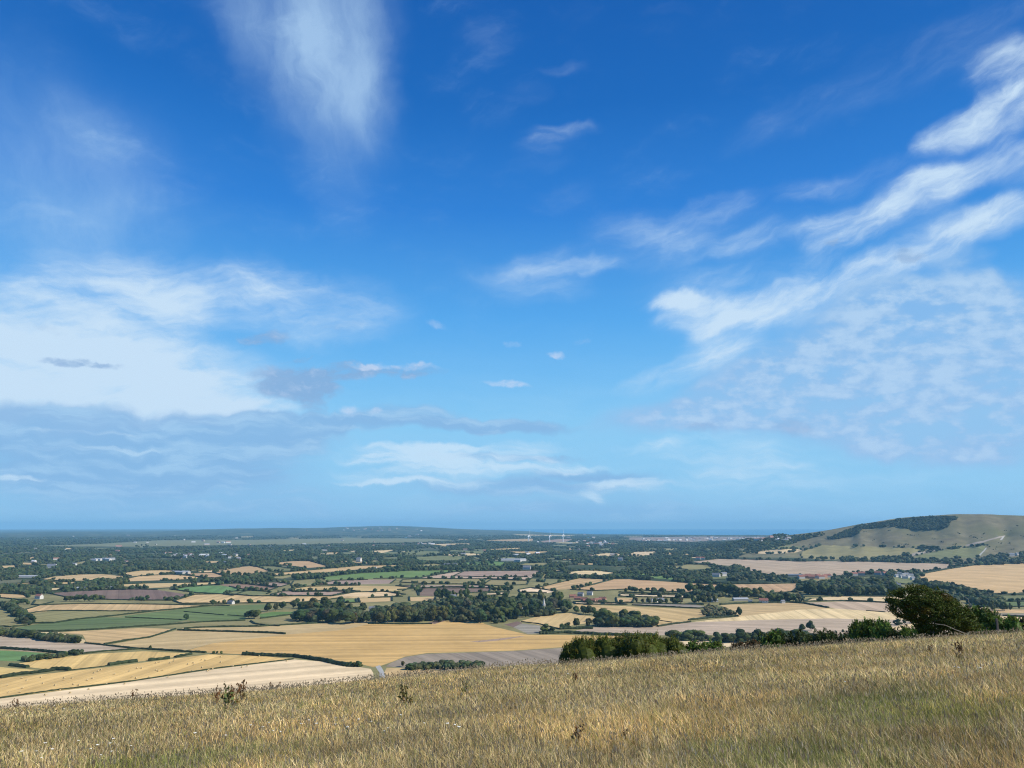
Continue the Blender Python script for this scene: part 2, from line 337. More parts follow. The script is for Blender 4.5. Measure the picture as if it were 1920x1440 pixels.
 ('gold', [(-200, 1252), (0, 1251), (92, 1258), (0, 1270), (-200, 1292)]),
 ('stub', [(-260, 1312), (0, 1272), (100, 1262), (200, 1251), (350, 1232), (390, 1227), (480, 1229), (552, 1236), (400, 1254), (240, 1278), (0, 1309), (-260, 1345)]),
 ('cream', [(-260, 1346), (0, 1310), (240, 1279), (400, 1255), (552, 1236.5), (600, 1240), (650, 1247), (695, 1254), (700, 1262), (700, 1345), (400, 1400), (-260, 1440)]),
 ('taupe', [(722, 1250), (735, 1242), (760, 1232), (800, 1226), (960, 1221), (1060, 1214.5), (1180, 1204), (1180, 1225), (1060, 1262), (900, 1262), (760, 1252)]),
 ('wheat', [(725, 1252), (760, 1253), (900, 1264), (1060, 1270), (1060, 1310), (720, 1320), (720, 1262)]),
 ('road', [(704, 1250), (712, 1247), (716, 1252), (721, 1262), (722, 1278), (710, 1278), (712, 1262)]),
 # middle
 ('wheat', [(975, 1165), (1010, 1155), (1067, 1149), (1116, 1157), (1105, 1168), (1075, 1172), (1047, 1179), (1012, 1172)]),
 ('grey', [(962, 1176), (980, 1169), (1012, 1173), (1015, 1187), (990, 1189)]), ('brown', [(945, 1171), (970, 1165), (980, 1168), (963, 1176)]), ('brown', [(800, 1168), (820, 1163), (838, 1163), (815, 1170)]),
 ('wheat', [(1075, 1131), (1122, 1135), (1180, 1137), (1220, 1139), (1311, 1142), (1338, 1153), (1291, 1161), (1295, 1165), (1233, 1173), (1230, 1160), (1175, 1148), (1130, 1148), (1085, 1142)]),
 ('pink', [(1080, 1182), (1115, 1176), (1233, 1174), (1295, 1167), (1342, 1165), (1418, 1162), (1560, 1159), (1700, 1161), (1820, 1166), (1820, 1204), (1560, 1204), (1380, 1190), (1230, 1191), (1150, 1192), (1088, 1188)]),
 ('wheat', [(1350, 1135), (1378, 1133), (1473, 1130), (1505, 1131), (1560, 1140.5), (1500, 1147), (1430, 1151), (1386, 1156), (1378, 1150), (1364, 1140)]),
 ('pale', [(1300, 1166), (1386, 1156), (1440, 1150), (1500, 1143), (1566, 1141), (1686, 1149), (1850, 1153), (1850, 1160), (1646, 1162), (1560, 1159.5), (1418, 1162.5), (1342, 1165.5)]),
 ('pink', [(1511, 1130), (1596, 1127), (1690, 1132), (1850, 1138), (1850, 1151), (1686, 1149), (1566, 1141)]),
 ('pale', [(1507, 1128), (1520, 1123), (1565, 1118), (1677, 1119), (1780, 1122), (1800, 1134), (1680, 1131), (1598, 1126.5)]),
 ('olive', [(1500, 1112), (1540, 1109), (1600, 1117), (1560, 1119), (1508, 1122)]), ('sage', [(1595, 1113), (1680, 1112), (1680, 1117), (1600, 1117)]),
 ('orange', [(1010, 1102), (1050, 1092), (1087, 1084), (1145, 1087), (1070, 1105), (1030, 1106)]),
 ('orange', [(1072, 1106), (1150, 1086), (1180, 1086), (1270, 1092), (1358, 1097), (1336, 1107), (1293, 1111), (1220, 1108), (1180, 1105), (1120, 1108)]),
 ('orange', [(1338, 1110), (1370, 1096), (1505, 1094), (1484, 1110), (1430, 1114), (1400, 1108), (1378, 1108)]), ('olive', [(1484, 1110), (1505, 1094), (1520, 1100), (1515, 1112)]),
 ('cream', [(972, 1106), (995, 1102), (1045, 1109), (1025, 1112), (975, 1111)]), ('cream', [(905, 1113), (955, 1110), (952, 1115), (910, 1117)]),
 ('cream', [(1162, 1114), (1200, 1115), (1290, 1117), (1300, 1122), (1162, 1118.5)]), ('wheat', [(1155, 1121), (1190, 1122), (1185, 1130), (1157, 1130)]),
 ('grey', [(1185, 1132), (1300, 1133), (1322, 1137), (1300, 1140), (1190, 1135)]), ('cream', [(1075, 1129), (1160, 1131), (1175, 1134), (1080, 1133)]),
 ('pale', [(985, 1128), (1000, 1127), (1000, 1134), (986, 1134)]), ('olive', [(915, 1152), (975, 1150), (980, 1160), (930, 1162)]),
 ('pink', [(1291, 1054), (1348, 1048), (1440, 1050), (1500, 1053), (1545, 1052), (1620, 1053), (1700, 1055), (1810, 1058), (1770, 1069), (1740, 1073), (1690, 1072), (1640, 1072), (1600, 1074), (1565, 1081), (1530, 1080), (1460, 1080), (1410, 1072), (1385, 1062), (1330, 1058)]),
 ('olive', [(1233, 1063), (1275, 1058), (1326, 1059), (1340, 1066), (1290, 1068)]), ('grass', [(1310, 1069), (1378, 1068), (1376, 1075), (1318, 1076)]),
 ('olive', [(1368, 1085), (1400, 1083), (1410, 1088), (1370, 1090)]), ('olive', [(1413, 1084), (1453, 1085), (1451, 1088), (1417, 1089)]), ('sage', [(1568, 1083), (1631, 1081), (1662, 1083), (1587, 1086)]),
 ('wheat', [(1715, 1079), (1752, 1071), (1828, 1060), (1920, 1056), (2200, 1052), (2200, 1116), (1920, 1113), (1872, 1114), (1837, 1112), (1795, 1100), (1780, 1093), (1734, 1091)]),
 ('sage', [(1840, 1117), (1900, 1116), (2200, 1118), (2200, 1128), (1840, 1127)]), ('grass', [(1820, 1128), (2200, 1128), (2200, 1138), (1820, 1138)]),
 ('wheat', [(1780, 1140), (1920, 1143), (2200, 1143), (2200, 1150), (1780, 1149)]), ('taupe', [(1780, 1150), (2200, 1151), (2200, 1156), (1780, 1153)]), ('pale', [(1780, 1154), (2200, 1157), (2200, 1185), (1780, 1180)]),
 ('cream', [(1240, 1202), (1318, 1200), (1405, 1204), (1440, 1212), (1340, 1213), (1240, 1212)]), ('pale', [(1664, 1177), (1719, 1168), (1760, 1172), (1682, 1181)]),
 # the down
 ('down', [(1385, 1045), (1400, 1015), (1480, 1004), (1560, 990), (1650, 977), (1800, 962), (2200, 960), (2600, 940), (2600, 1050), (1920, 1052), (1828, 1056), (1700, 1052), (1545, 1050), (1490, 1046)]),
 ('olive', [(1500, 1046), (1505, 1034), (1540, 1022), (1600, 1024), (1700, 1027), (1760, 1028), (1720, 1036), (1708, 1043), (1640, 1048), (1560, 1049)]),
 ('wood', [(1380, 1044), (1400, 1013), (1450, 1006), (1500, 1003), (1515, 1007), (1480, 1022), (1430, 1029), (1410, 1036)]),
 ('pale', [(1411, 1037), (1437, 1032), (1493, 1029), (1504, 1032), (1477, 1037), (1437, 1039)]), ('olive', [(1382, 1037), (1425, 1029), (1431, 1031), (1410, 1038)]), ('sage', [(1440, 1030), (1455, 1024), (1510, 1024), (1500, 1029)]),
 ('sage', [(1716, 1043), (1762, 1032), (1848, 1022), (1837, 1045), (1784, 1048), (1719, 1047)]),
 ('grey', [(1690, 1043), (1740, 1032), (1768, 1027.5), (1742, 1035), (1711, 1043)]), ('grey', [(1808, 1022), (1850, 1012), (1885, 1003), (1884, 1006), (1850, 1015), (1815, 1023)]),
 ('chalk', [(1875, 1012), (1878, 1008), (1882, 1004), (1883, 1006), (1880, 1011), (1877, 1013)]), ('chalk', [(1834, 1042), (1842, 1034), (1849, 1026), (1850, 1028), (1844, 1035), (1837, 1043)]),
]
_fr = random.Random(12)
for _ in range(60):
    x_ = _fr.uniform(-40, 1330); y_ = 1006 + 54 * _fr.random() ** 1.2; w_ = _fr.uniform(6, 26); h_ = _fr.uniform(.5, 1.1) * (1 + (y_ - 1005) / 30)
    if 1010 < y_ < 1023 and 60 < x_ < 860: continue
    sk = _fr.uniform(-.5, .5) * h_
    FIELDS.insert(1, (_fr.choice(['wheat', 'pale', 'olive', 'sage', 'olive', 'fargold', 'levels', 'grass']), [(x_ - w_, y_ - sk), (x_ - w_ * .4, y_ - h_ - sk * .5), (x_ + w_ * .9, y_ - h_ * .7 + sk), (x_ + w_, y_ + sk), (x_ + w_ * .3, y_ + h_ * .8)]))
# ------------------------------------------------------------------ the ground sheet, cut along the field edges
KS = 1000.0
def P2(x, y): return np.arctan2(x, y) * KS, np.log(np.hypot(x, y)) * KS
pts = []; edges = []; polys2 = []
for cn, poly in FIELDS:
    P = []
    for i in range(len(poly)):
        a = np.array(poly[i], float); b = np.array(poly[(i + 1) % len(poly)], float)
        n = max(1, int(np.hypot(*(b - a)) / 14))
        for k in range(n): P.append(a + (b - a) * k / n)
    P = np.array(P); X, Y, Z, D = unproject(P[:, 0], P[:, 1])
    s, t = P2(X, Y)
    b0 = len(pts); n = len(P)
    pts += list(zip(s, t)); edges += [(b0 + i, b0 + (i + 1) % n) for i in range(n)]
    polys2.append((cn, np.stack([s, t], 1)))
azs = np.concatenate([np.arange(-1150, -640, 30), np.arange(-640, 641, 12), np.arange(670, 1151, 30)])
lds = np.concatenate([np.arange(math.log(300), math.log(600), .04), np.arange(math.log(600), math.log(20000), .016), np.arange(math.log(20000), math.log(48000), .06)]) * KS
for i, t in enumerate(lds):
    off = 6 if i % 2 else 0
    js = azs + off + rng.uniform(-.8, .8, len(azs))
    for s in js: pts.append((s, t + rng.uniform(-.8, .8)))
print('cdt points', len(pts))
import time as _time; _t0 = _time.time()
ov, oe, of, *_r = delaunay_2d_cdt([Vector((float(a), float(b))) for a, b in pts], edges, [], 0, 1e-3, False)
print('cdt', _time.time() - _t0, len(of))
G = np.array([(v.x, v.y) for v in ov]); T = np.array([list(f) for f in of if len(f) == 3], int)
cen = G[T].mean(1)
def inside(pt, poly):
    x, y = pt[:, 0], pt[:, 1]; r = np.zeros(len(pt), bool)
    j = len(poly) - 1
    for i in range(len(poly)):
        xi, yi = poly[i]; xj, yj = poly[j]
        c = ((yi > y) != (yj > y)) & (x < (xj - xi) * (y - yi) / ((yj - yi) if yj != yi else 1e-12) + xi)
        r ^= c; j = i
    return r
def field_id(q):
    fid = np.full(len(q), -1)
    for i, (cn, pl) in enumerate(polys2):
        mn = pl.min(0); mx = pl.max(0)
        m = np.where((q[:, 0] > mn[0]) & (q[:, 0] < mx[0]) & (q[:, 1] > mn[1]) & (q[:, 1] < mx[1]))[0]
        if len(m): fid[m[inside(q[m], pl)]] = i
    return fid
fid = field_id(cen)
fid[(fid < 0) & (cen[:, 1] > math.log(8500) * KS)] = 0
# refine every triangle into four so that the relief is followed closely
def refine(G, T, fid):
    E = np.sort(np.concatenate([T[:, [0, 1]], T[:, [1, 2]], T[:, [2, 0]]]), 1)
    key = E[:, 0].astype(np.int64) * len(G) + E[:, 1]; u, inv = np.unique(key, return_inverse=True)
    mid = (G[u // len(G)] + G[u % len(G)]) / 2; n = len(T); m = inv + len(G)
    ab, bc, ca = m[:n], m[n:2 * n], m[2 * n:]
    T2 = np.concatenate([np.stack([T[:, 0], ab, ca], 1), np.stack([ab, T[:, 1], bc], 1), np.stack([ca, bc, T[:, 2]], 1), np.stack([ab, bc, ca], 1)])
    return np.concatenate([G, mid]), T2, np.tile(fid, 4)
G, T, fid = refine(G, T, fid)
gd = np.exp(G[:, 1] / KS); gx = np.sin(G[:, 0] / KS) * gd; gy = np.cos(G[:, 0] / KS) * gd; gz = hv(gx, gy)
V = np.stack([gx, gy, gz], 1)
# orientation
a, b, c = V[T[:, 0]], V[T[:, 1]], V[T[:, 2]]
flip = np.cross(b - a, c - a)[:, 2] < 0
T[flip] = T[flip][:, ::-1]
CLS = {'wood': 1, 'down': 2, 'scrub': 2, 'road': 3, 'chalk': 3}
fr_ = random.Random(3)
fcol = []; fang = []; fcls = []
for cn, _ in FIELDS:
    k = 1 + fr_.uniform(-.07, .07); c_ = C[cn]
    fcol.append([v * k * (1 + fr_.uniform(-.03, .03)) for v in c_]); fang.append(fr_.uniform(-.5, .5) + (PI / 2 if fr_.random() < .5 else 0)); fcls.append(CLS.get(cn, 0))
fcol.append(list(C['olive'])); fang.append(.3); fcls.append(2)
fcol = np.array(fcol); fang = np.array(fang); fcls = np.array(fcls)

def ground_mat(name, kind):
    m, nt, ns, ln = newmat(name)
    out = ns.new('ShaderNodeOutputMaterial'); b = ns.new('ShaderNodeBsdfPrincipled'); b.inputs['Roughness'].default_value = .95; b.inputs['Specular IOR Level'].default_value = .1
    at = ns.new('ShaderNodeAttribute'); at.attribute_name = 'Field'
    ar = ns.new('ShaderNodeAttribute'); ar.attribute_name = 'Row'
    geo = ns.new('ShaderNodeNewGeometry')
    def noise(scale, det=4, vec=None, dim='3D'):
        n = ns.new('ShaderNodeTexNoise'); n.noise_dimensions = dim; n.inputs['Scale'].default_value = scale; n.inputs['Detail'].default_value = det
        if vec is not None: ln.new(vec, n.inputs['W' if dim == '1D' else 'Vector'])
        return n.outputs['Fac']
    def mr(v, a, b_, f0=.3, f1=.7):
        n = ns.new('ShaderNodeMapRange'); n.inputs['From Min'].default_value = f0; n.inputs['From Max'].default_value = f1
        n.inputs['To Min'].default_value = a; n.inputs['To Max'].default_value = b_; ln.new(v, n.inputs['Value']); return n.outputs[0]
    def mul(a, b_):
        n = N(nt, 'ShaderNodeMath', op='MULTIPLY'); ln.new(a, n.inputs[0]); ln.new(b_, n.inputs[1]); return n.outputs[0]
    pos = geo.outputs['Position']
    if kind == 'field':
        f = mul(mr(noise(.011, 5, pos), .86, 1.12), mr(noise(.12, 4, pos), .93, 1.07))
        f = mul(f, mr(noise(.055, 2, ar.outputs['Fac'], '1D'), .83, 1.13)); f = mul(f, mr(noise(.28, 1, ar.outputs['Fac'], '1D'), .95, 1.05))
        dv = N(nt, 'ShaderNodeMath', op='DIVIDE'); ln.new(ar.outputs['Fac'], dv.inputs[0]); dv.inputs[1].default_value = 24; fc = N(nt, 'ShaderNodeMath', op='FRACT'); ln.new(dv.outputs[0], fc.inputs[0])
        lt = N(nt, 'ShaderNodeMath', op='LESS_THAN'); ln.new(fc.outputs[0], lt.inputs[0]); lt.inputs[1].default_value = .09; f = mul(f, mr(lt.outputs[0], 1, .84, 0, 1))
        tint = mr(noise(.006, 3, pos), -.0, .12)
    elif kind == 'wood':
        f = mul(mr(noise(.012, 5, pos), .6, 1.5), mr(noise(.002, 3, pos), .8, 1.3)); tint = mr(noise(.0045, 6, pos), 0, .9, .52, .68)
    else:
        f = mul(mr(noise(.02, 6, pos), .72, 1.22), mr(noise(.15, 4, pos), .85, 1.12)); tint = mr(noise(.006, 5, pos), 0, .8, .4, .7)
    sc = N(nt, 'ShaderNodeVectorMath', op='SCALE'); ln.new(at.outputs['Color'], sc.inputs[0]); ln.new(f, sc.inputs['Scale'])
    mx = ns.new('ShaderNodeMix'); mx.data_type = 'RGBA'; ln.new(tint, mx.inputs['Factor']); ln.new(sc.outputs[0], mx.inputs[6])
    mx.inputs[7].default_value = {'field': (.36, .30, .15, 1), 'wood': (.2, .185, .1, 1), 'down': (.14, .14, .06, 1)}[kind]
    ln.new(mx.outputs[2], b.inputs['Base Color']); ln.new(b.outputs[0], out.inputs[0])
    return m
gm = [ground_mat('crop_field', 'field'), ground_mat('woodland_floor', 'wood'), ground_mat('downland_turf', 'down'), plain('pale_track', (.36, .35, .32), .9, .12, .2)]
me = bpy.data.meshes.new('ground')
me.vertices.add(len(V)); me.vertices.foreach_set('co', V.astype(np.float32).ravel())
me.loops.add(len(T) * 3); me.loops.foreach_set('vertex_index', T.astype(np.int32).ravel())
me.polygons.add(len(T)); me.polygons.foreach_set('loop_start', np.arange(0, len(T) * 3, 3, dtype=np.int32)); me.polygons.foreach_set('loop_total', np.full(len(T), 3, np.int32))
for m_ in gm: me.materials.append(m_)
me.polygons.foreach_set('material_index', fcls[fid].astype(np.int32)); me.polygons.foreach_set('use_smooth', np.ones(len(T), bool))
me.update(calc_edges=True)
ca = me.color_attributes.new('Field', 'FLOAT_COLOR', 'CORNER')
cc = np.ones((len(T), 3, 4), np.float32); cc[:, :, :3] = fcol[fid][:, None, :]; ca.data.foreach_set('color', cc.ravel())
ra = me.attributes.new('Row', 'FLOAT', 'CORNER')
an = fang[fid][:, None]; rw = gx[T] * np.cos(an) + gy[T] * np.sin(an) + fid[:, None] * 371.0
ra.data.foreach_set('value', rw.astype(np.float32).ravel())
go = bpy.data.objects.new('ground', me); COL.objects.link(go); tag(go, kind='structure')

# sea
m, nt, ns, ln = newmat('sea_water')
out = ns.new('ShaderNodeOutputMaterial'); b = ns.new('ShaderNodeBsdfPrincipled'); b.inputs['Base Color'].default_value = (.03, .12, .2, 1); b.inputs['Roughness'].default_value = .45
tc = ns.new('ShaderNodeNewGeometry'); nz = ns.new('ShaderNodeTexNoise'); nz.inputs['Scale'].default_value = .0012; nz.inputs['Detail'].default_value = 6
mp = ns.new('ShaderNodeMapping'); mp.inputs['Scale'].default_value = (.25, 2, 1); ln.new(tc.outputs['Position'], mp.inputs[0]); ln.new(mp.outputs[0], nz.inputs[0])
rp = ns.new('ShaderNodeValToRGB'); rp.color_ramp.elements[0].position = .35; rp.color_ramp.elements[1].position = .7
rp.color_ramp.elements[0].color = (.02, .16, .32, 1); rp.color_ramp.elements[1].color = (.05, .26, .42, 1)
ln.new(nz.outputs['Fac'], rp.inputs[0]); ln.new(rp.outputs[0], b.inputs['Base Color']); ln.new(b.outputs[0], out.inputs[0])
aa = np.linspace(-.25, 1.15, 60); dd = np.exp(np.linspace(math.log(10500), math.log(47000), 24))
VV = np.array([(math.sin(a_) * d_, math.cos(a_) * d_, 0) for d_ in dd for a_ in aa])
FF = [(i * 60 + j, i * 60 + j + 1, (i + 1) * 60 + j + 1, (i + 1) * 60 + j) for i in range(23) for j in range(59)]
# the sheet starts beyond the coast only
so = mesh_np('sea', VV, np.array(FF), m); tag(so, kind='structure')

# meadow surface
ang = np.concatenate([np.linspace(-PI, -.75, 40)[:-1], np.linspace(-.75, .75, 220), np.linspace(.75, PI, 40)[1:-1]])
rr = np.concatenate([[.4], np.geomspace(1.5, 120, 190), np.geomspace(124, 480, 60)])
A_, R_ = np.meshgrid(ang, rr); X = np.sin(A_) * R_; Y = np.cos(A_) * R_
Z = hm(X, Y); na = len(ang)
Z = np.maximum(Z, -6.0)
VV = np.stack([X.ravel(), Y.ravel(), Z.ravel()], 1)
I, J = np.meshgrid(np.arange(len(rr) - 1), np.arange(na), indexing='ij'); J2 = (J + 1) % na
FF = np.stack([I * na + J, (I + 1) * na + J, (I + 1) * na + J2, I * na + J2], -1).reshape(-1, 4)
m, nt, ns, ln = newmat('meadow_soil')
out = ns.new('ShaderNodeOutputMaterial'); b = ns.new('ShaderNodeBsdfPrincipled'); b.inputs['Roughness'].default_value = .95
g = ns.new('ShaderNodeNewGeometry'); nz = ns.new('ShaderNodeTexNoise'); nz.inputs['Scale'].default_value = .8; nz.inputs['Detail'].default_value = 8; ln.new(g.outputs['Position'], nz.inputs[0])
rp = ns.new('ShaderNodeValToRGB'); rp.color_ramp.elements[0].position = .35; rp.color_ramp.elements[1].position = .65
rp.color_ramp.elements[0].color = (.11, .095, .04, 1); rp.color_ramp.elements[1].color = (.25, .20, .10, 1)
ln.new(nz.outputs['Fac'], rp.inputs[0]); ln.new(rp.outputs[0], b.inputs['Base Color']); ln.new(b.outputs[0], out.inputs[0])
mo = mesh_np('meadow', VV, FF, m, smooth=True); tag(mo, kind='structure')

# ------------------------------------------------------------------ light and sky
SUN_AZ, SUN_EL = R(103), R(38)           # bearing from the line of view, clockwise
sd_ = Vector((math.sin(SUN_AZ) * math.cos(SUN_EL), math.cos(SUN_AZ) * math.cos(SUN_EL), math.sin(SUN_EL)))
sl = bpy.data.lights.new('sun', 'SUN'); sl.energy = 5.0; sl.angle = R(.55); sl.color = (1, .95, .86)
so_ = bpy.data.objects.new('sun', sl); COL.objects.link(so_); so_.rotation_euler = sd_.to_track_quat('Z', 'Y').to_euler(); so_.location = (0, 0, 400)
W = bpy.data.worlds.new('World'); S.world = W; W.use_nodes = True
nt = W.node_tree; nt.nodes.clear(); ns, ln = nt.nodes, nt.links
wo = ns.new('ShaderNodeOutputWorld'); bg = ns.new('ShaderNodeBackground'); bg.inputs['Strength'].default_value = .1; ln.new(bg.outputs[0], wo.inputs[0])
sky = ns.new('ShaderNodeTexSky'); sky.sky_type = 'NISHITA'; sky.sun_disc = False; sky.sun_elevation = SUN_EL; sky.sun_rotation = SUN_AZ
sky.altitude = 150; sky.air_density = 1.0; sky.dust_density = .1; sky.ozone_density = 2.5
tc = ns.new('ShaderNodeTexCoord'); sx = ns.new('ShaderNodeSeparateXYZ'); ln.new(tc.outputs['Generated'], sx.inputs[0])
def MA(op, a, b=None, c=None, clamp=False):
    n = ns.new('ShaderNodeMath'); n.operation = op; n.use_clamp = clamp
    for i, v in enumerate((a, b, c)):
        if v is None: continue
        if isinstance(v, (int, float)): n.inputs[i].default_value = v
        else: ln.new(v, n.inputs[i])
    return n.outputs[0]
AZ = MA('ARCTAN2', sx.outputs[0], sx.outputs[1]); EL = MA('ARCSINE', sx.outputs[2])
cb = ns.new('ShaderNodeCombineXYZ'); ln.new(AZ, cb.inputs[0]); ln.new(EL, cb.inputs[1]); AE = cb.outputs[0]
def snoise(scale, det, vec, sxy=(1, 1), rot=0, off=(0, 0), rough=.5, color=False, dist=0):
    mp = ns.new('ShaderNodeMapping'); mp.inputs['Scale'].default_value = (sxy[0], sxy[1], 1); mp.inputs['Location'].default_value = (off[0], off[1], 0)
    m0 = ns.new('ShaderNodeMapping'); m0.inputs['Rotation'].default_value = (0, 0, rot)
    ln.new(vec, m0.inputs[0]); ln.new(m0.outputs[0], mp.inputs[0])
    n = ns.new('ShaderNodeTexNoise'); n.noise_dimensions = '2D'; n.inputs['Scale'].default_value = scale; n.inputs['Detail'].default_value = det; n.inputs['Roughness'].default_value = rough; n.inputs['Distortion'].default_value = dist
    ln.new(mp.outputs[0], n.inputs['Vector']); return n.outputs['Color' if color else 'Fac']
def warp(vec, amt, scale, det=3):
    c_ = snoise(scale, det, vec, color=True)
    s1 = ns.new('ShaderNodeVectorMath'); s1.operation = 'SUBTRACT'; ln.new(c_, s1.inputs[0]); s1.inputs[1].default_value = (.5, .5, .5)
    s2 = ns.new('ShaderNodeVectorMath'); s2.operation = 'MULTIPLY_ADD'; ln.new(s1.outputs[0], s2.inputs[0]); s2.inputs[1].default_value = (amt * 1.6, amt, 0); ln.new(vec, s2.inputs[2])
    return s2.outputs[0]
def ss(v, a, b, o=1.0):
    n = ns.new('ShaderNodeMapRange'); n.interpolation_type = 'SMOOTHSTEP'; n.inputs['From Min'].default_value = a; n.inputs['From Max'].default_value = b; n.inputs['To Max'].default_value = o
    ln.new(v, n.inputs['Value']); return n.outputs[0]
def strokes(vec, L, wid=1.25):
    tot = None
    for x0, y0, x1, y1, hw, amp in L:
        (a0, e0), (a1, e1) = azel(x0, y0), azel(x1, y1)
        ca, ce = (a0 + a1) / 2, (e0 + e1) / 2; dx, dy = a1 - a0, e1 - e0
        ln_ = math.hypot(dx, dy) / 2; h = hw / F * .9 * wid
        n = ns.new('ShaderNodeMapping'); n.vector_type = 'TEXTURE'
        n.inputs['Location'].default_value = (ca, ce, 0); n.inputs['Rotation'].default_value = (0, 0, math.atan2(dy, dx)); n.inputs['Scale'].default_value = (ln_ + h, h * 1.25, 1)
        ln.new(vec, n.inputs[0]); g = ns.new('ShaderNodeTexGradient'); g.gradient_type = 'SPHERICAL'; ln.new(n.outputs[0], g.inputs[0])
        q = ss(g.outputs['Fac'], 0, .75, amp)
        tot = q if tot is None else MA('ADD', q, tot)
    return tot
soft = warp(warp(AE, .035, 7), .02, 22, 4); rag = warp(warp(AE, .016, 20, 4), .008, 70, 3); fine = warp(warp(AE, .03, 9), .012, 34, 4)
LA = [(500, -160, 590, 130, 140, .75), (620, -120, 650, 220, 110, .8), (590, 120, 650, 330, 105, .5), (430, -80, 590, 170, 80, .35), (690, 120, 730, 300, 60, .3), (600, 300, 640, 420, 60, .18),
      (-200, 340, 330, 380, 150, .42), (-100, 200, 200, 330, 130, .3), (-150, 450, 420, 390, 60, .28), (-100, 500, 300, 450, 60, .22), (-60, 60, 60, 240, 120, .15)]
LA2 = [(-200, 640, 420, 560, 110, .75), (-250, 715, 500, 738, 90, 1.4), (-100, 560, 600, 545, 60, .45), (430, 540, 780, 590, 55, .55), (430, 500, 600, 540, 42, .45), (200, 700, 560, 730, 70, .5), (430, 610, 720, 625, 35, .4), (250, 770, 620, 765, 22, .5),
       (860, 525, 1180, 495, 34, .35), (940, 500, 1060, 470, 26, .3), (950, 275, 1080, 264, 16, .22), (975, 262, 1060, 258, 8, .15), (960, 250, 1150, 233, 14, .25), (1000, 240, 1120, 236, 8, .15), (990, 136, 1120, 118, 14, .25), (940, 185, 1030, 170, 22, .14), (860, 60, 960, 46, 26, .12), (940, 310, 1090, 295, 24, .14), (1180, 22, 1330, 12, 14, .13), (1000, 385, 1120, 360, 30, .2), (1050, 450, 1330, 440, 50, .35), (980, 500, 1210, 488, 16, .3), (1180, 470, 1500, 420, 50, .13), (900, 560, 1150, 545, 20, .2), (900, 90, 960, 90, 20, .12)]
LR = [(1160, 742, 1300, 690, 26, .8), (1260, 700, 1440, 630, 32, .7), (1230, 605, 1400, 575, 34, .95), (1380, 585, 1580, 540, 40, 1.0), (1215, 578, 1310, 558, 18, .7), (1290, 660, 1440, 580, 46, .6), (1500, 448, 1680, 400, 34, .95), (1620, 400, 1840, 312, 34, .95),
      (1560, 545, 1720, 480, 34, .95), (1690, 480, 1830, 430, 32, .9), (1800, 425, 1960, 385, 28, .95), (1700, 430, 1940, 375, 22, .5), (1440, 520, 1720, 430, 36, .5), (1230, 575, 1460, 490, 30, .45), (1180, 560, 1330, 440, 50, .2),
      (1715, 285, 1850, 215, 24, .9), (1800, 250, 1980, 170, 34, .9), (1840, 150, 1990, 110, 46, 1.0), (1760, 330, 1980, 270, 40, .25), (1340, 285, 1640, 150, 36, .25), (1560, 180, 1980, 0, 60, .25), (1270, 408, 1440, 362, 26, .33), (1440, 365, 1600, 336, 22, .36), (1200, 430, 1600, 395, 50, .1), (1560, 350, 1740, 310, 34, .25), (1850, 300, 1980, 340, 40, .3), (1350, 470, 1500, 430, 26, .35)]
LB = [(1330, 745, 1700, 720, 70, .6), (1600, 760, 2050, 740, 90, .7), (1470, 650, 1990, 600, 100, .8), (1560, 570, 1880, 540, 42, .5), (1300, 720, 1990, 690, 80, .72), (1080, 798, 1520, 770, 32, .8), (1250, 770, 2000, 770, 62, .7), (1560, 826, 2000, 838, 40, .7), (1650, 650, 2000, 640, 80, .4), (1750, 480, 1850, 470, 25, .4), (1800, 520, 1900, 560, 30, .35)]
LL = [(600, 930, 1500, 935, 26, .3), (620, 905, 1200, 915, 16, .35), (-250, 785, 330, 800, 36, 1.0), (200, 800, 640, 812, 34, .95), (380, 792, 780, 798, 20, .9), (720, 796, 1130, 802, 14, .9), (-200, 850, 620, 865, 52, .85), (-250, 925, 760, 930, 52, .45), (640, 775, 900, 790, 22, .5), (700, 858, 1160, 856, 8, .55), (860, 897, 1330, 903, 14, .45), (940, 880, 1260, 892, 10, .5), (200, 966, 2100, 960, 22, .35), (400, 830, 700, 830, 25, .3)]
LC = [(600, 862, 900, 858, 9, .4), (900, 872, 1250, 880, 9, .3), (1000, 905, 1330, 900, 8, .3), (-40, 835, 400, 845, 5, .4), (640, 838, 950, 842, 9, .6), (500, 905, 900, 902, 6, .4), (1100, 850, 1300, 838, 12, .3), (560, 852, 1160, 872, 24, .85), (540, 885, 1010, 905, 18, .5), (1090, 925, 1140, 940, 12, .5), (940, 908, 1330, 900, 12, .25), (-40, 893, 120, 899, 6, .7), (150, 900, 300, 905, 5, .35), (1200, 840, 1540, 880, 60, .35), (900, 840, 1100, 830, 14, .4), (1000, 925, 1320, 905, 14, .3), (-40, 806, 330, 812, 4, .5), (1300, 915, 1900, 900, 60, .2)]
LD = [(470, 712, 640, 722, 30, 1.4), (600, 698, 720, 692, 17, 1.1), (700, 697, 840, 692, 14, .9), (550, 745, 610, 770, 20, .7), (440, 640, 545, 630, 13, .8), (50, 675, 260, 690, 7, .9), (50, 608, 130, 628, 9, .4), (520, 612, 560, 605, 8, .2), (1660, 482, 1740, 476, 14, .8), (1540, 456, 1575, 455, 7, .7), (1780, 440, 1880, 420, 10, .4), (510, 675, 600, 672, 4, .5),
      (540, 610, 740, 605, 14, .3), (1420, 800, 1540, 806, 16, .5), (1280, 795, 1360, 800, 12, .5), (960, 852, 1140, 862, 6, .5)]
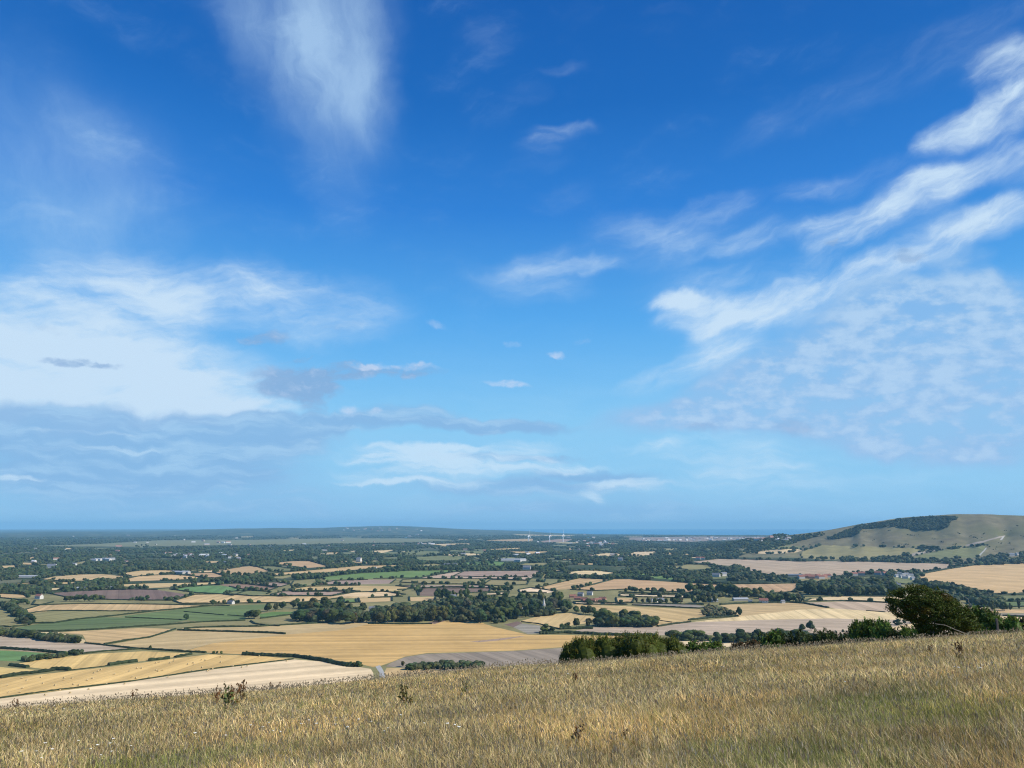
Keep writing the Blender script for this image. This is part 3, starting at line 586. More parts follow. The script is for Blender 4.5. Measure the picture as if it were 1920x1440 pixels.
LE = [(895, 716, 1005, 722, 8, .75), (640, 768, 672, 768, 12, .8), (690, 773, 715, 774, 8, .6), (795, 608, 845, 620, 9, .5), (1020, 662, 1062, 665, 7, .8), (948, 645, 975, 646, 7, .5), (1065, 645, 1120, 640, 7, .35), (640, 686, 740, 684, 8, .9), (720, 685, 840, 687, 8, .9), (1560, 590, 1760, 620, 30, .2), (1640, 640, 1900, 610, 16, .2), (560, 755, 640, 745, 8, .3)]
# mid-level streaks along two directions
nA = snoise(3.2, 7, soft, (1.0, 2.4), 1.25, (3, 1), .62); nL = snoise(5, 8, fine, (1, 3.4), .12, (1, 7), .6); nR = snoise(5, 8, fine, (1, 3.8), -.42, (5, 2), .62)
nB = snoise(34, 4, AE, (1, 1.9), .05, (0, 0), .55); nB2 = snoise(13, 6, fine, (1, 2.4), .0, (2, 5), .5); nC = snoise(9, 8, fine, (1, 6), .02, (4, 4), .6); nD = snoise(30, 6, fine, (1, 2.2), 0, (9, 3), .6)
dA = MA('MULTIPLY', strokes(soft, LA), MA('MULTIPLY_ADD', nA, 1.5, .05))
dL = MA('MULTIPLY', strokes(fine, LA2), MA('MULTIPLY_ADD', nL, 2.0, .0))
dR = MA('MULTIPLY', strokes(fine, LR), MA('MULTIPLY_ADD', nR, 2.3, -.2))
dC = MA('MULTIPLY', strokes(fine, LC), MA('MULTIPLY_ADD', nC, 2.6, -.35))
dA = MA('ADD', dA, MA('MULTIPLY', MA('MULTIPLY', ss(nL, .42, .8), ss(nR, .35, .8)), .55))
wA = MA('MINIMUM', ss(dA, -.1, 2.0, .78), .72)
nF = snoise(15, 6, fine, (1, 4.5), -.22, (8, 8), .6); wW = ss(MA('MULTIPLY', MA('ADD', dL, dR), MA('MULTIPLY_ADD', nF, 1.1, .45)), .02, 1.55, .95); wC = ss(dC, .1, 1.0, .85)
mB = strokes(fine, LB); wB = MA('MULTIPLY', ss(mB, .0, .8), MA('ADD', ss(MA('MULTIPLY_ADD', nB2, .7, MA('MULTIPLY', nB, .5)), .42, .72, .45), .62), clamp=True)
hB = MA('MULTIPLY', ss(mB, .3, 1.0), ss(MA('MULTIPLY_ADD', nB, .8, MA('MULTIPLY', nB2, .5)), .54, .84, .58))
mL = strokes(fine, LL); wL = ss(MA('MULTIPLY', mL, MA('MULTIPLY_ADD', nC, 1.3, .45)), .08, .8, .85)
wD = ss(MA('MULTIPLY', strokes(rag, LD, 1.3), MA('MULTIPLY_ADD', nD, 2.2, -.2)), .1, 1.1, .8)
wE = ss(MA('MULTIPLY', strokes(rag, LE, 1.2), MA('MULTIPLY_ADD', nD, 2.2, -.2)), .1, 1.2, .8)
def over(base, w, col):
    n = ns.new('ShaderNodeMix'); n.data_type = 'RGBA'; ln.new(w, n.inputs['Factor']); ln.new(base, n.inputs[6])
    n.inputs[7].default_value = tuple(c_ * KB for c_ in col) + (1,); return n.outputs[2]
rp = ns.new('ShaderNodeValToRGB'); cr = rp.color_ramp
KB = 10 * 2 ** -.3
STOPS = [(-.3, (.16, .34, .60)), (0, (.21, .49, .80)), (R(3), (.24, .57, .88)), (R(7.4), (.21, .57, .91)), (R(11), (.15, .49, .90)), (R(15.3), (.09, .395, .86)), (R(23), (.024, .22, .69)), (R(30.3), (.006, .14, .52)), (R(37), (.003, .11, .45)), (R(60), (.008, .09, .35))]
while len(cr.elements) < len(STOPS): cr.elements.new(.5)
for e_, (el_, c_) in zip(cr.elements, STOPS):
    e_.position = (el_ + .3) / 1.5
for e_, (el_, c_) in zip(cr.elements, STOPS): e_.color = tuple(v * KB for v in c_) + (1,)
ln.new(MA('DIVIDE', MA('ADD', EL, .3), 1.5), rp.inputs[0])
tint = ns.new('ShaderNodeMix'); tint.data_type = 'RGBA'; tint.inputs[0].default_value = .95; ln.new(sky.outputs[0], tint.inputs[6]); ln.new(rp.outputs[0], tint.inputs[7])
c0 = tint.outputs[2]
c0 = over(c0, MA('MULTIPLY', ss(MA('MULTIPLY', EL, -1), -.27, -.07, .36), MA('MULTIPLY_ADD', nC, 1.2, .25), clamp=True), (.40, .68, .93)); c0 = over(c0, wA, (.47, .69, .93)); c0 = over(c0, wW, (.60, .77, .94)); c0 = over(c0, wB, (.31, .53, .83)); c0 = over(c0, hB, (.52, .71, .92)); c0 = over(c0, wL, (.25, .47, .77))
c0 = over(c0, MA('MULTIPLY', wL, ss(nC, .42, .7, .75)), (.42, .66, .90)); c0 = over(c0, wC, (.60, .79, .96)); c0 = over(c0, wD, (.25, .42, .69)); c0 = over(c0, MA('MULTIPLY', wD, ss(nD, .5, .75, .7)), (.42, .58, .82)); c0 = over(c0, wE, (.58, .70, .90))
ln.new(c0, bg.inputs[0])
W.cycles.sampling_method = 'MANUAL'; W.cycles.sample_map_resolution = 512

# ------------------------------------------------------------------ the air
HZ = 4.0e-5
hb = MB(); hb.box((0, 23000, 160), (130000, 49500, 360)); ho = hb.build('haze', M['turb'])
ho.data.materials.clear()
m, nt_, ns_, ln_ = newmat('haze_air'); o_ = ns_.new('ShaderNodeOutputMaterial'); pv = ns_.new('ShaderNodeVolumePrincipled')
pv.inputs['Color'].default_value = (.34, .72, 1.0, 1); pv.inputs['Density'].default_value = HZ; ln_.new(pv.outputs[0], o_.inputs['Volume'])
ho.data.materials.append(m); tag(ho, kind='stuff')
ho['label'] = 'pale blue haze lying over the valley'; ho['category'] = 'haze'

S.view_settings.view_transform = 'Standard'; S.view_settings.look = 'None'; S.view_settings.exposure = .3; S.view_settings.gamma = 1
S.render.engine = 'CYCLES'
S.cycles.max_bounces = 5; S.cycles.diffuse_bounces = 2; S.cycles.glossy_bounces = 2; S.cycles.transmission_bounces = 3; S.cycles.volume_bounces = 0; S.cycles.transparent_max_bounces = 8
S.cycles.use_denoising = True; S.cycles.denoising_prefilter = 'NONE'; S.cycles.filter_width = 1.15
S.cycles.caustics_reflective = False; S.cycles.caustics_refractive = False

# ------------------------------------------------------------------ vegetation
def lumps_crown(seed, n=9, asp=1.0, green=(.036, .054, .018), flecks=260, leafs=.085, base=.12, sub=ICO2, low=False):
    """a tree crown 1 m high standing from base to 1: lobes of foliage with an uneven surface and loose leaf clumps round them"""
    r = np.random.default_rng(seed); mb = MB(); cs = []
    for i in range(n):
        a = r.uniform(0, 2 * PI); h = r.uniform(.0, 1.0) if i else .55
        rad = (.30 * math.sin(PI * (h * .78 + .12))) * r.uniform(.5, 1) if i else 0
        c = np.array([math.cos(a) * rad * asp, math.sin(a) * rad * asp, base + .17 + h * (1 - base - .34)]); q = r.uniform(.15, .24) * (1.25 if i == 0 else 1)
        cs.append((c, q)); V, Fq = sub
        V = V * (1 + .28 * (r.random(len(V)) - .5))[:, None] * np.array([asp, asp, r.uniform(.8, 1.05)]) * q + c
        g = np.array(green) * r.uniform(.75, 1.25) * np.array([r.uniform(.9, 1.15), 1, r.uniform(.8, 1.1)])
        mb.add(V, Fq, np.tile(g, (len(V), 1)) * (1 + .35 * (r.random(len(V)) - .5))[:, None])
    for k in range(flecks):
        c, q = cs[r.integers(len(cs))]; d = r.normal(size=3); d /= np.linalg.norm(d); d[2] = d[2] * .9 + .1
        p = c + d * q * r.uniform(.9, 1.22) * np.array([asp, asp, 1]); u = r.normal(size=3); u /= np.linalg.norm(u); w = np.cross(u, r.normal(size=3)); w /= np.linalg.norm(w)
        z = leafs * r.uniform(.4, 1); g = np.array(green) * r.uniform(.7, 1.6)
        mb.add([p - u * z * .5, p + w * z * .45, p + u * z * .5, p - w * z * .4], [(0, 1, 2, 3)], g)
    return mb
def trunk_mb(h=.4, r0=.035, seed=0):
    r = np.random.default_rng(seed); mb = MB()
    mb.tube([(0, 0, -.03), (.01, 0, h * .5), (0, .01, h)], [r0, r0 * .75, r0 * .5], 6)
    for k in range(4):
        a = r.uniform(0, 2 * PI); mb.tube([(0, 0, h * .6), (math.cos(a) * .12, math.sin(a) * .12, h * 1.05), (math.cos(a) * .18, math.sin(a) * .18, h * 1.4)], [r0 * .5, r0 * .35, r0 * .15], 5)
    return mb
KINDS = {
    'round': dict(n=11, asp=1.0), 'wide': dict(n=13, asp=1.35), 'tall': dict(n=11, asp=.62, base=.08), 'poplar': dict(n=10, asp=.42, base=.04, green=(.06, .072, .026)),
    'olive': dict(n=11, asp=.95, green=(.055, .062, .024)), 'bush': dict(n=10, asp=1.5, base=-.12), 'conifer': dict(n=9, asp=.38, base=.02, green=(.03, .045, .02)), 'dead': dict(n=8, asp=.9, green=(.075, .062, .036))}
PROTO = {}
for k_, (kn, kw) in enumerate(KINDS.items()):
    for v in range(3):
        cr_ = lumps_crown(100 + k_ * 10 + v, **kw).build('crown', M['leaf']); tk = trunk_mb(.42, .03, k_ + v).build('trunk', M['bark'])
        COL.objects.unlink(cr_); COL.objects.unlink(tk); PROTO[(kn, v)] = (cr_.data, tk.data)
tree_count = 0
def tree(px, py, hpx, kind, label, group=None, wid=1.0, cat='tree', name='tree'):
    """one tree whose foot is seen at (px, py) and which stands hpx photo pixels tall"""
    global tree_count
    X, Y, Z, D = unproject(px, py); X, Y, Z, D = float(X[0]), float(Y[0]), float(Z[0]), float(D[0])
    h = hpx / F * D * 1.02; v = random.randrange(3); cm, tm = PROTO[(kind, v)]
    if ' bush' in label or label.startswith('bush'): name, cat = 'bush', 'bush'
    root = empty(name, (X, Y, Z - .02 * h), random.uniform(0, 2 * PI)); tag(root, label, cat, group)
    for nm, dm in (('crown', cm), ('trunk', tm)):
        if nm == 'trunk' and kind == 'bush': continue
        o = bpy.data.objects.new(nm, dm); COL.objects.link(o); o.parent = root
    root.scale = (h * wid, h * wid, h); tree_count += 1
    return root
def row(L, n, hpx, kinds, label, group, jit=2.0, wid=(.9, 1.2), ex=None, name='tree', cat='tree'):
    """n trees strung along a polyline of photo points"""
    L = np.array(L, float); seg = np.hypot(*np.diff(L, axis=0).T); cum = np.concatenate([[0], np.cumsum(seg)])
    for i in range(n):
        t = (i + .5 + random.uniform(-.35, .35)) / n * cum[-1]
        x = np.interp(t, cum, L[:, 0]); y = np.interp(t, cum, L[:, 1]) + random.uniform(-jit, jit)
        tree(x, y, hpx * random.uniform(.75, 1.15), random.choice(kinds), label, group, random.uniform(*wid), name=name, cat=cat)
B = ['round', 'wide', 'round', 'olive']
# woods and rows close enough to tell one tree from the next
row([(700, 1168), (760, 1166), (820, 1164), (872, 1163)], 16, 25, ['poplar', 'olive', 'olive'], 'pale olive tree in the front line of the long wood above the golden field', 'pale olive trees along the top of the golden field', 1.2, (1.2, 1.8))
row([(705, 1161), (790, 1159), (880, 1158)], 9, 22, ['round', 'olive'], 'tree in the rear line of the long wood above the golden field', 'trees in the rear line of the long wood', 1.2)
row([(550, 1163), (590, 1166), (640, 1168), (690, 1166)], 12, 23, B + ['dead'], 'dark bushy tree in the clump at the left end of the long wood', 'trees in the clump left of the long wood', 2.5)
row([(560, 1150), (620, 1148), (690, 1150)], 9, 18, B, 'dark tree behind the clump at the left end of the long wood', 'trees behind the left clump', 2)
row([(498, 1146), (540, 1142), (600, 1139), (640, 1136)], 10, 15, B, 'dark tree in the shelter belt behind the green field', 'trees in the shelter belt', 1.5)
row([(465, 1160), (482, 1161)], 3, 17, ['wide', 'round'], 'dark round tree beside the small green field, left of the long wood', 'three trees beside the small green field', 1)
row([(880, 1164), (905, 1166), (935, 1164), (975, 1158), (1000, 1152)], 13, 22, B + ['tall'], 'dark tree at the near edge of the village wood round the church', 'trees at the near edge of the village wood', 2.5)
row([(870, 1150), (920, 1148), (980, 1146), (1040, 1146), (1068, 1144)], 17, 23, B + ['dead', 'tall'], 'dark tree in the middle of the village wood round the church', 'trees in the middle of the village wood', 3)
row([(830, 1135), (890, 1134), (950, 1132), (1010, 1131), (1060, 1132)], 17, 20, B + ['tall', 'conifer'], 'dark tree along the far side of the village wood, behind the church', 'trees on the far side of the village wood', 2.5)
row([(820, 1124), (850, 1124), (880, 1122)], 5, 20, ['round', 'tall', 'conifer'], 'tree standing by the grey farm roofs left of the village wood', 'trees by the grey farm roofs', 1)
row([(1120, 1173), (1150, 1175), (1190, 1175), (1225, 1175)], 13, 20, ['round', 'wide'], 'dark green tree in the front of the dense copse between the two pale fields', 'trees in the front of the dense copse', 1)
row([(1125, 1166), (1160, 1164), (1200, 1166)], 7, 22, ['round', 'wide'], 'dark green tree in the back of the dense copse between the two pale fields', 'trees in the back of the dense copse', 1)
row([(1080, 1149), (1095, 1152), (1118, 1154)], 5, 16, ['round', 'wide'], 'dark tree in the small row running from the village wood to the dense copse', 'small row of trees by the dense copse', 1)
tree(1081, 1176, 16, 'round', 'pointed dark tree, left of the pair in the gap before the dense copse'); tree(1104, 1175, 15, 'olive', 'dark tree, right of the pair in the gap before the dense copse')
tree(1022, 1186, 15, 'bush', 'dark spreading tree at the left end of the hedge by the grey field'); tree(1035, 1187, 11, 'bush', 'low bushy tree second from the left in the hedge by the grey field')
row([(1052, 1180), (1068, 1178)], 3, 9, ['bush'], 'low tree between the grey field hedge and the pair of trees', 'low trees in the gap', 1)
row([(1293, 1111), (1315, 1112), (1335, 1113)], 5, 17, ['round', 'wide'], 'dark tree in the clump at the corner of the orange field', 'trees at the corner of the orange field', 1)
row([(1345, 1118), (1375, 1119), (1410, 1120), (1430, 1121)], 9, 20, B, 'dark tree in the belt behind the grey barns', 'trees behind the grey barns', 2)
row([(1440, 1128), (1470, 1128), (1500, 1126)], 8, 18, B, 'dark tree in the belt beside the white farmhouse', 'trees beside the white farmhouse', 2)
row([(1295, 1131), (1325, 1131), (1345, 1130)], 6, 14, B, 'dark bushy tree in front of the white sheds', 'trees in front of the white sheds', 1.5)
row([(1190, 1131), (1225, 1131), (1262, 1132), (1285, 1131)], 9, 12, B + ['dead', 'dead'], 'brownish tree along the lane in front of the cottages', 'brownish trees along the lane', 1)
row([(1168, 1110), (1200, 1112), (1230, 1113), (1285, 1113)], 8, 9, B, 'small dark tree in the row along the foot of the orange field', 'small trees below the orange field', 1)
row([(1510, 1114), (1550, 1116), (1600, 1117), (1650, 1116), (1690, 1117)], 17, 19, ['round', 'tall', 'wide'], 'blue-green tree along the front of the long plantation left of the hawthorn', 'trees along the front of the plantation', 1)
row([(1512, 1104), (1560, 1103), (1620, 1104), (1680, 1106)], 12, 17, ['round', 'tall', 'wide'], 'blue-green tree in the back of the long plantation left of the hawthorn', 'trees in the back of the plantation', 1.5)
row([(1735, 1104), (1765, 1110), (1800, 1118), (1828, 1127)], 11, 15, ['round', 'wide', 'olive'], 'greyish tree in the belt curving under the striped wheat field', 'trees under the striped wheat field', 2)
tree(1386, 1156, 17, 'round', 'lone leaning tree standing in the middle of the pale wheat fields', wid=.75); tree(350, 1162, 11, 'round', 'lone round tree standing in the muted green field at the left', wid=1.15)
tree(1503, 1184, 14, 'round', 'rounded tree, left of the pair beyond the scrub on the crest'); tree(1521, 1183, 17, 'round', 'taller rounded tree, right of the pair beyond the scrub on the crest')
row([(1252, 1199), (1290, 1200), (1318, 1200)], 4, 19, ['wide', 'round', 'bush'], 'big dark tree in the row just beyond the gorse', 'big trees just beyond the gorse', 1)
row([(1340, 1204), (1375, 1204), (1410, 1203), (1450, 1203), (1500, 1200)], 13, 19, ['bush', 'wide', 'bush'], 'dark bushy tree in the thick belt below the pale pink field', 'bushy trees in the belt below the pink field', 1.5)
row([(760, 1256), (800, 1254), (850, 1252), (905, 1250)], 12, 11, ['bush', 'bush', 'olive'], 'low bushy tree in the thicket rising just behind the meadow edge', 'bushes of the thicket behind the meadow edge', 1, (1, 1.4))
tree(755, 1250, 10, 'olive', 'single small tree left of the thicket behind the meadow edge')
row([(2, 1192), (35, 1194), (70, 1198), (110, 1203), (152, 1206)], 14, 11, ['bush', 'wide', 'round'], 'dark tree in the thick belt above the pinkish field at the left', 'trees in the belt above the pinkish field', 1.2)
row([(12, 1140), (30, 1150), (45, 1162), (57, 1171)], 8, 13, ['round', 'wide', 'bush'], 'tree in the short dark belt coming down between two left fields', 'trees in the short belt at the left', 1.5)
row([(20, 1134), (60, 1133)], 4, 9, ['wide', 'round'], 'dark tree along the top of the short belt at the left', 'trees along the top of the short belt', 1)
row([(48, 1240), (62, 1239), (78, 1237), (92, 1235)], 4, 9, ['round', 'wide'], 'round bush between the bright green field and the gold field', 'round bushes by the bright green field', .5)
row([(108, 1232), (130, 1228), (150, 1226)], 5, 8, ['bush'], 'bush in the ragged hedge at the tip of the pinkish field', 'bushes at the tip of the pinkish field', .7)
row([(398, 1226), (408, 1226), (418, 1227)], 3, 6, ['bush', 'round'], 'small bush at the corner of the bale field', 'small bushes at the corner of the bale field', .6)
tree(282, 1217, 6, 'round', 'tiny round bush on the boundary above the gold field'); tree(462, 1228, 7, 'round', 'small upright tree on the hedge below the huge golden field')
row([(655, 1249), (668, 1250), (680, 1250)], 4, 9, ['bush'], 'bush at the end of the hedge near the lane bend', 'bushes near the lane bend', .6)
row([(238, 1124), (286, 1126)], 2, 8, ['round'], 'round tree at the foot of the dark ploughed field', 'two round trees by the ploughed field', .5)
row([(120, 1127), (150, 1128), (180, 1127)], 7, 10, B, 'tree in the row left of the ploughed field', 'trees left of the ploughed field', 1)
row([(392, 1134), (412, 1133), (432, 1133), (455, 1132)], 5, 8, B, 'tree by the small white cottage below the wheat field', 'trees by the small white cottage', .6)
row([(425, 1083), (445, 1083), (475, 1082)], 5, 10, B, 'dark tree in the hollow below the reddish hill field', 'trees in the hollow below the reddish hill field', 1)
row([(550, 1130), (575, 1128)], 3, 6, B, 'small tree on the wheat field boundary', 'small trees on the wheat field boundary', .6)
row([(925, 1109), (945, 1110), (962, 1108)], 5, 11, ['wide', 'round'], 'dark tree in the little clump right of the chocolate brown field', 'trees right of the chocolate field', 1)
row([(1562, 1187), (1580, 1185), (1600, 1184)], 3, 5, ['bush'], 'small bush in the pale pink field beyond the crest', 'small bushes in the pale pink field', .6)
row([(1668, 1172), (1690, 1171), (1710, 1168), (1735, 1168)], 6, 9, ['dead', 'olive', 'bush'], 'grey leafy tree just left of the hawthorn, beyond the crest', 'grey trees left of the hawthorn', 1)
row([(1840, 1139), (1862, 1143), (1890, 1143), (1916, 1143)], 6, 15, ['round', 'tall', 'conifer'], 'blue-green tree on the valley floor beyond the right end of the hawthorn', 'trees on the valley floor at the right', 2)
tree(1731, 1030, 8, 'wide', 'dark round clump alone on the slope of the down', wid=1.6)
print('single trees', tree_count)

# ------------------------------------------------------------------ hedges
def hedge_mb(mb, X, Y, h, w, r):
    """a clipped or ragged hedge following ground points X, Y"""
    P = np.stack([X, Y], 1); seg = np.hypot(*np.diff(P, axis=0).T); cum = np.concatenate([[0], np.cumsum(seg)])
    D = float(np.hypot(X, Y).mean()); step = max(2.2, D * .0022); n = max(3, int(cum[-1] / step))
    t = np.linspace(0, cum[-1], n); x = np.interp(t, cum, P[:, 0]); y = np.interp(t, cum, P[:, 1]); z = hv(x, y)
    dx = np.gradient(x); dy = np.gradient(y); L = np.hypot(dx, dy) + 1e-9; nx, ny = -dy / L, dx / L
    hh = h * .62 * (.72 + .5 * fbm(t / 9 + r.random() * 99, t * 0 + r.random() * 99, 3) + .18 * r.random(n)); ww = w * .8 * (.7 + .6 * r.random(n))
    prof = [(-1, -.15), (-1.05, .45), (-.6, .95), (.1, 1.05), (.7, .85), (1.05, .4), (1, -.15)]
    V = np.concatenate([np.stack([x + nx * ww * a * (1 + .25 * (r.random(n) - .5)), y + ny * ww * a * (1 + .25 * (r.random(n) - .5)), z + hh * b * (1 + .2 * (r.random(n) - .5) * (b > 0))], 1)[:, None, :] for a, b in prof], 1).reshape(-1, 3)
    k = len(prof); i = np.arange(n - 1)[:, None] * k; j = np.arange(k - 1)[None]
    Fq = np.stack([i + j, i + k + j, i + k + j + 1, i + j + 1], -1).reshape(-1, 4)
    Fq = np.concatenate([Fq, [(0, 1, 2, 3), (0, 3, 4, 5), (0, 5, 6, 6)], np.array([(3, 2, 1, 0), (5, 4, 3, 0), (6, 6, 5, 0)]) + (n - 1) * k])
    c = np.array((.030, .042, .016)) * (.8 + .45 * r.random((len(V), 1))); mb.add(V, Fq, c)
def hedge(L, label, h=3.0, w=1.8, name='hedge', cat='hedge', group=None):
    L = np.array(L, float); P = []
    for a, b in zip(L[:-1], L[1:]):
        n = max(1, int(np.hypot(*(b - a)) / 6)); P += [a + (b - a) * k / n for k in range(n)]
    P.append(L[-1]); P = np.array(P); X, Y, Z, D = unproject(P[:, 0], P[:, 1])
    mb = MB(); hedge_mb(mb, X, Y, h, w, np.random.default_rng(len(label) * 7 + int(L[0][0])))
    cx, cy, cz = X.mean(), Y.mean(), Z.mean()
    o = mb.build(name, M['hedge']); o.data.transform(Matrix.Translation((-cx, -cy, -cz))); o.location = (cx, cy, cz)
    return tag(o, label, cat, group)
hedge([(0, 1309), (100, 1295), (240, 1278.5), (400, 1254), (550, 1236)], 'low dark hedge line between the bale field and the cream field', 1.6, 1.0)
hedge([(0, 1272), (30, 1266), (92, 1259), (100, 1257)], 'thick ragged hedge along the upper left edge of the bale field', 4, 3)
hedge([(97, 1256), (131, 1257)], 'short dense dark hedge block at the corner of the two gold fields', 5, 3)
hedge([(203, 1248), (230, 1244), (257, 1241)], 'dark bushy hedge stretch above the bale field', 4.5, 3); hedge([(278, 1239), (300, 1237), (318, 1235)], 'broken bushy hedge stretch right of the gap above the bale field', 4, 3)
hedge([(328, 1233), (345, 1229.5), (358, 1227)], 'last short piece of the broken hedge above the bale field', 3.5, 2.5)
hedge([(131, 1257), (203, 1248.5)], 'thin grassy hedge joining the hedge block to the bushy stretch', 1.2, 1)
hedge([(20, 1248), (52, 1252)], 'low bush line at the left tip of the gold field', 4, 3)
hedge([(155, 1226), (200, 1221), (262, 1217)], 'hedge between the pinkish field and the gold field', 2.5, 2)
hedge([(262, 1217), (300, 1219), (345, 1222), (386, 1224)], 'dark hedge running down to the small corner bushes', 3, 2)
hedge([(160, 1206), (200, 1210.5), (262, 1217)], 'dark hedge at the top of the pinkish field', 2.5, 2)
hedge([(195, 1208.5), (240, 1201), (280, 1195.5), (310, 1186), (328, 1180)], 'curving hedge between the two pale gold fields at the left', 3, 2)
hedge([(333, 1182), (400, 1184), (500, 1187), (535, 1189)], 'straight thick dark hedge reaching into the golden field', 3.6, 2.2)
hedge([(20, 1180), (55, 1184), (100, 1184.5), (175, 1181), (300, 1172.5)], 'long dark hedge below the muted green field', 3.2, 2)
hedge([(300, 1172.5), (380, 1166.5), (460, 1163.5)], 'long dark hedge below the upper muted green field', 3, 2)
hedge([(345, 1179), (400, 1175.5), (487, 1175), (550, 1171), (600, 1168)], 'dark hedge above the pale strip of the golden field', 3, 2)
hedge([(62, 1169), (100, 1168.5), (150, 1161), (200, 1156.5), (290, 1146), (352, 1140.5), (400, 1135.5)], 'long rising hedge between the olive field and the muted green field', 3.4, 2)
hedge([(52, 1151), (75, 1147), (105, 1145), (200, 1146), (290, 1146)], 'hedge below the long tan field at the left', 2.5, 2)
hedge([(45, 1144), (75, 1135), (150, 1132), (300, 1133.5), (430, 1136)], 'hedge along the top of the long tan field at the left', 2.5, 2)
hedge([(235, 1157.5), (300, 1160.5), (340, 1162)], 'thin dark hedge left of the lone round tree in the green field', 2, 1.2); hedge([(345, 1147), (380, 1150), (420, 1153.5)], 'thin dark dividing hedge in the upper green field', 2, 1.2); hedge([(427, 1153.5), (460, 1156)], 'second piece of the thin hedge in the upper green field', 2, 1.2)
hedge([(0, 1216), (60, 1220), (120, 1225.5)], 'dark hedge between the pinkish field and the bright green field', 4, 2.5)
hedge([(0, 1175), (20, 1176), (50, 1173)], 'short hedge below the olive field at the left edge', 3, 2)
hedge([(455, 1228), (500, 1230), (550, 1231.5), (590, 1237), (610, 1240), (640, 1247), (660, 1250)], 'thick curving hedge under the huge golden field', 5, 3.2)
hedge([(470, 1165), (478, 1170), (500, 1173), (524, 1174)], 'hedge at the lower left of the small olive field', 3, 2); hedge([(488, 1160), (520, 1156), (560, 1151)], 'hedge between the small green and the small olive field', 3, 2)
hedge([(690, 1170), (760, 1170.5), (810, 1170)], 'dark scrubby edge along the foot of the long wood', 2.5, 2)
hedge([(1012, 1189), (1060, 1187), (1120, 1190), (1180, 1192), (1232, 1192)], 'dark hedge between the golden field and the long pink field', 5, 4)
hedge([(1050, 1180), (1088, 1179), (1112, 1179)], 'scrubby hedge running to the pair of trees before the dense copse', 5, 3)
hedge([(978, 1166), (1010, 1170), (1048, 1179)], 'thin hedge below the small tan field', 2, 1.5)
hedge([(1233, 1175), (1265, 1170), (1295, 1166.5)], 'dark hedge from the dense copse towards the scrub mound', 3.5, 2); hedge([(1234, 1163), (1260, 1167)], 'faint hedge across the corner of the wheat field', 1.5, 1)
hedge([(1291, 1163), (1330, 1159), (1384, 1156)], 'dark hedge below the scrub mound, ending near the lone leaning tree', 4, 3)
hedge([(1185, 1135), (1250, 1138), (1311, 1141), (1325, 1139)], 'hedge on the near side of the lane by the cottages', 3, 2); hedge([(1185, 1131), (1260, 1133), (1320, 1134)], 'hedge on the far side of the lane by the cottages', 2.5, 2)
hedge([(1350, 1134), (1400, 1131), (1480, 1130), (1510, 1132), (1553, 1140)], 'dark hedge along the top of the wheat field by the white farmhouse', 4, 2.5)
hedge([(1508, 1128), (1566, 1127), (1630, 1129), (1690, 1132)], 'hedge dotted with small bushes across the pale strip field', 2, 1.5)
hedge([(1624, 1145), (1660, 1148)], 'short dark piece of hedge in the pale wheat field left of the hawthorn', 2, 1.5)
hedge([(1500, 1119), (1600, 1117.5), (1680, 1118)], 'hedge along the foot of the plantation', 2.5, 2)
hedge([(1160, 1111), (1220, 1113), (1290, 1114), (1340, 1113)], 'dark hedge at the foot of the orange field', 4, 3); hedge([(1070, 1106), (1110, 1097), (1148, 1087)], 'straight hedge between the two left orange fields', 3, 2); hedge([(1337, 1108), (1352, 1104), (1368, 1098), (1362, 1095)], 'dark winding hedge between the two right orange fields', 4, 3)
hedge([(1260, 1090), (1360, 1095), (1440, 1095), (1510, 1092)], 'long dark hedge along the top of the right orange fields', 6, 4)
hedge([(990, 1133), (905, 1137), (760, 1137), (700, 1142)], 'hedge behind the long wood', 4, 3); hedge([(690, 1121), (755, 1119)], 'thin hedge along the pale stubble strip', 2.5, 2)
hedge([(1880, 1155), (1920, 1157), (2000, 1158)], 'hedge on the valley floor at the right edge', 4, 3); hedge([(1840, 1114.5), (1872, 1115), (1920, 1114), (2000, 1116)], 'dark hedge below the striped wheat field', 5, 3)
hedge([(1715, 1079), (1740, 1074), (1790, 1065), (1828, 1059.5)], 'hedge along the upper left edge of the striped wheat field', 7, 4)

# ------------------------------------------------------------------ far woods
CLEAR = [(1672, 1070, 1716, 1096), (1498, 1078, 1558, 1094), (1334, 1076, 1366, 1090), (1300, 1044, 1326, 1058), (1596, 1074, 1664, 1086), (1480, 1074, 1500, 1088), (1664, 1094, 1690, 1112), (940, 1048, 992, 1058), (980, 1062, 996, 1072), (664, 1046, 682, 1058), (170, 1047, 214, 1056), (35, 1079, 66, 1090), (88, 1062, 106, 1070), (338, 1040, 352, 1050), (1156, 1046, 1170, 1056), (326, 1070, 354, 1080), (1888, 1034, 1914, 1050), (1082, 1110, 1112, 1122), (966, 1140, 986, 1156), (1326, 1122, 1402, 1136), (1424, 1120, 1440, 1136)]
def project(X, Y, Z):
    dz = Z - H; f = Y * math.cos(TH) + dz * math.sin(TH); u = -Y * math.sin(TH) + dz * math.cos(TH)
    return 960 + F * X / f, 720 - F * u / f
def clear_of(P, Hh):
    px, py = project(P[:, 0], P[:, 1], P[:, 2]); D = np.hypot(P[:, 0], P[:, 1]); up = Hh * F / D; ok = np.ones(len(P), bool)
    for x0, y0, x1, y1 in CLEAR: ok &= ~((px > x0) & (px < x1) & (py > y0 + (y1 - y0) * .35) & (py - up * .8 < y1 - 4))
    return ok
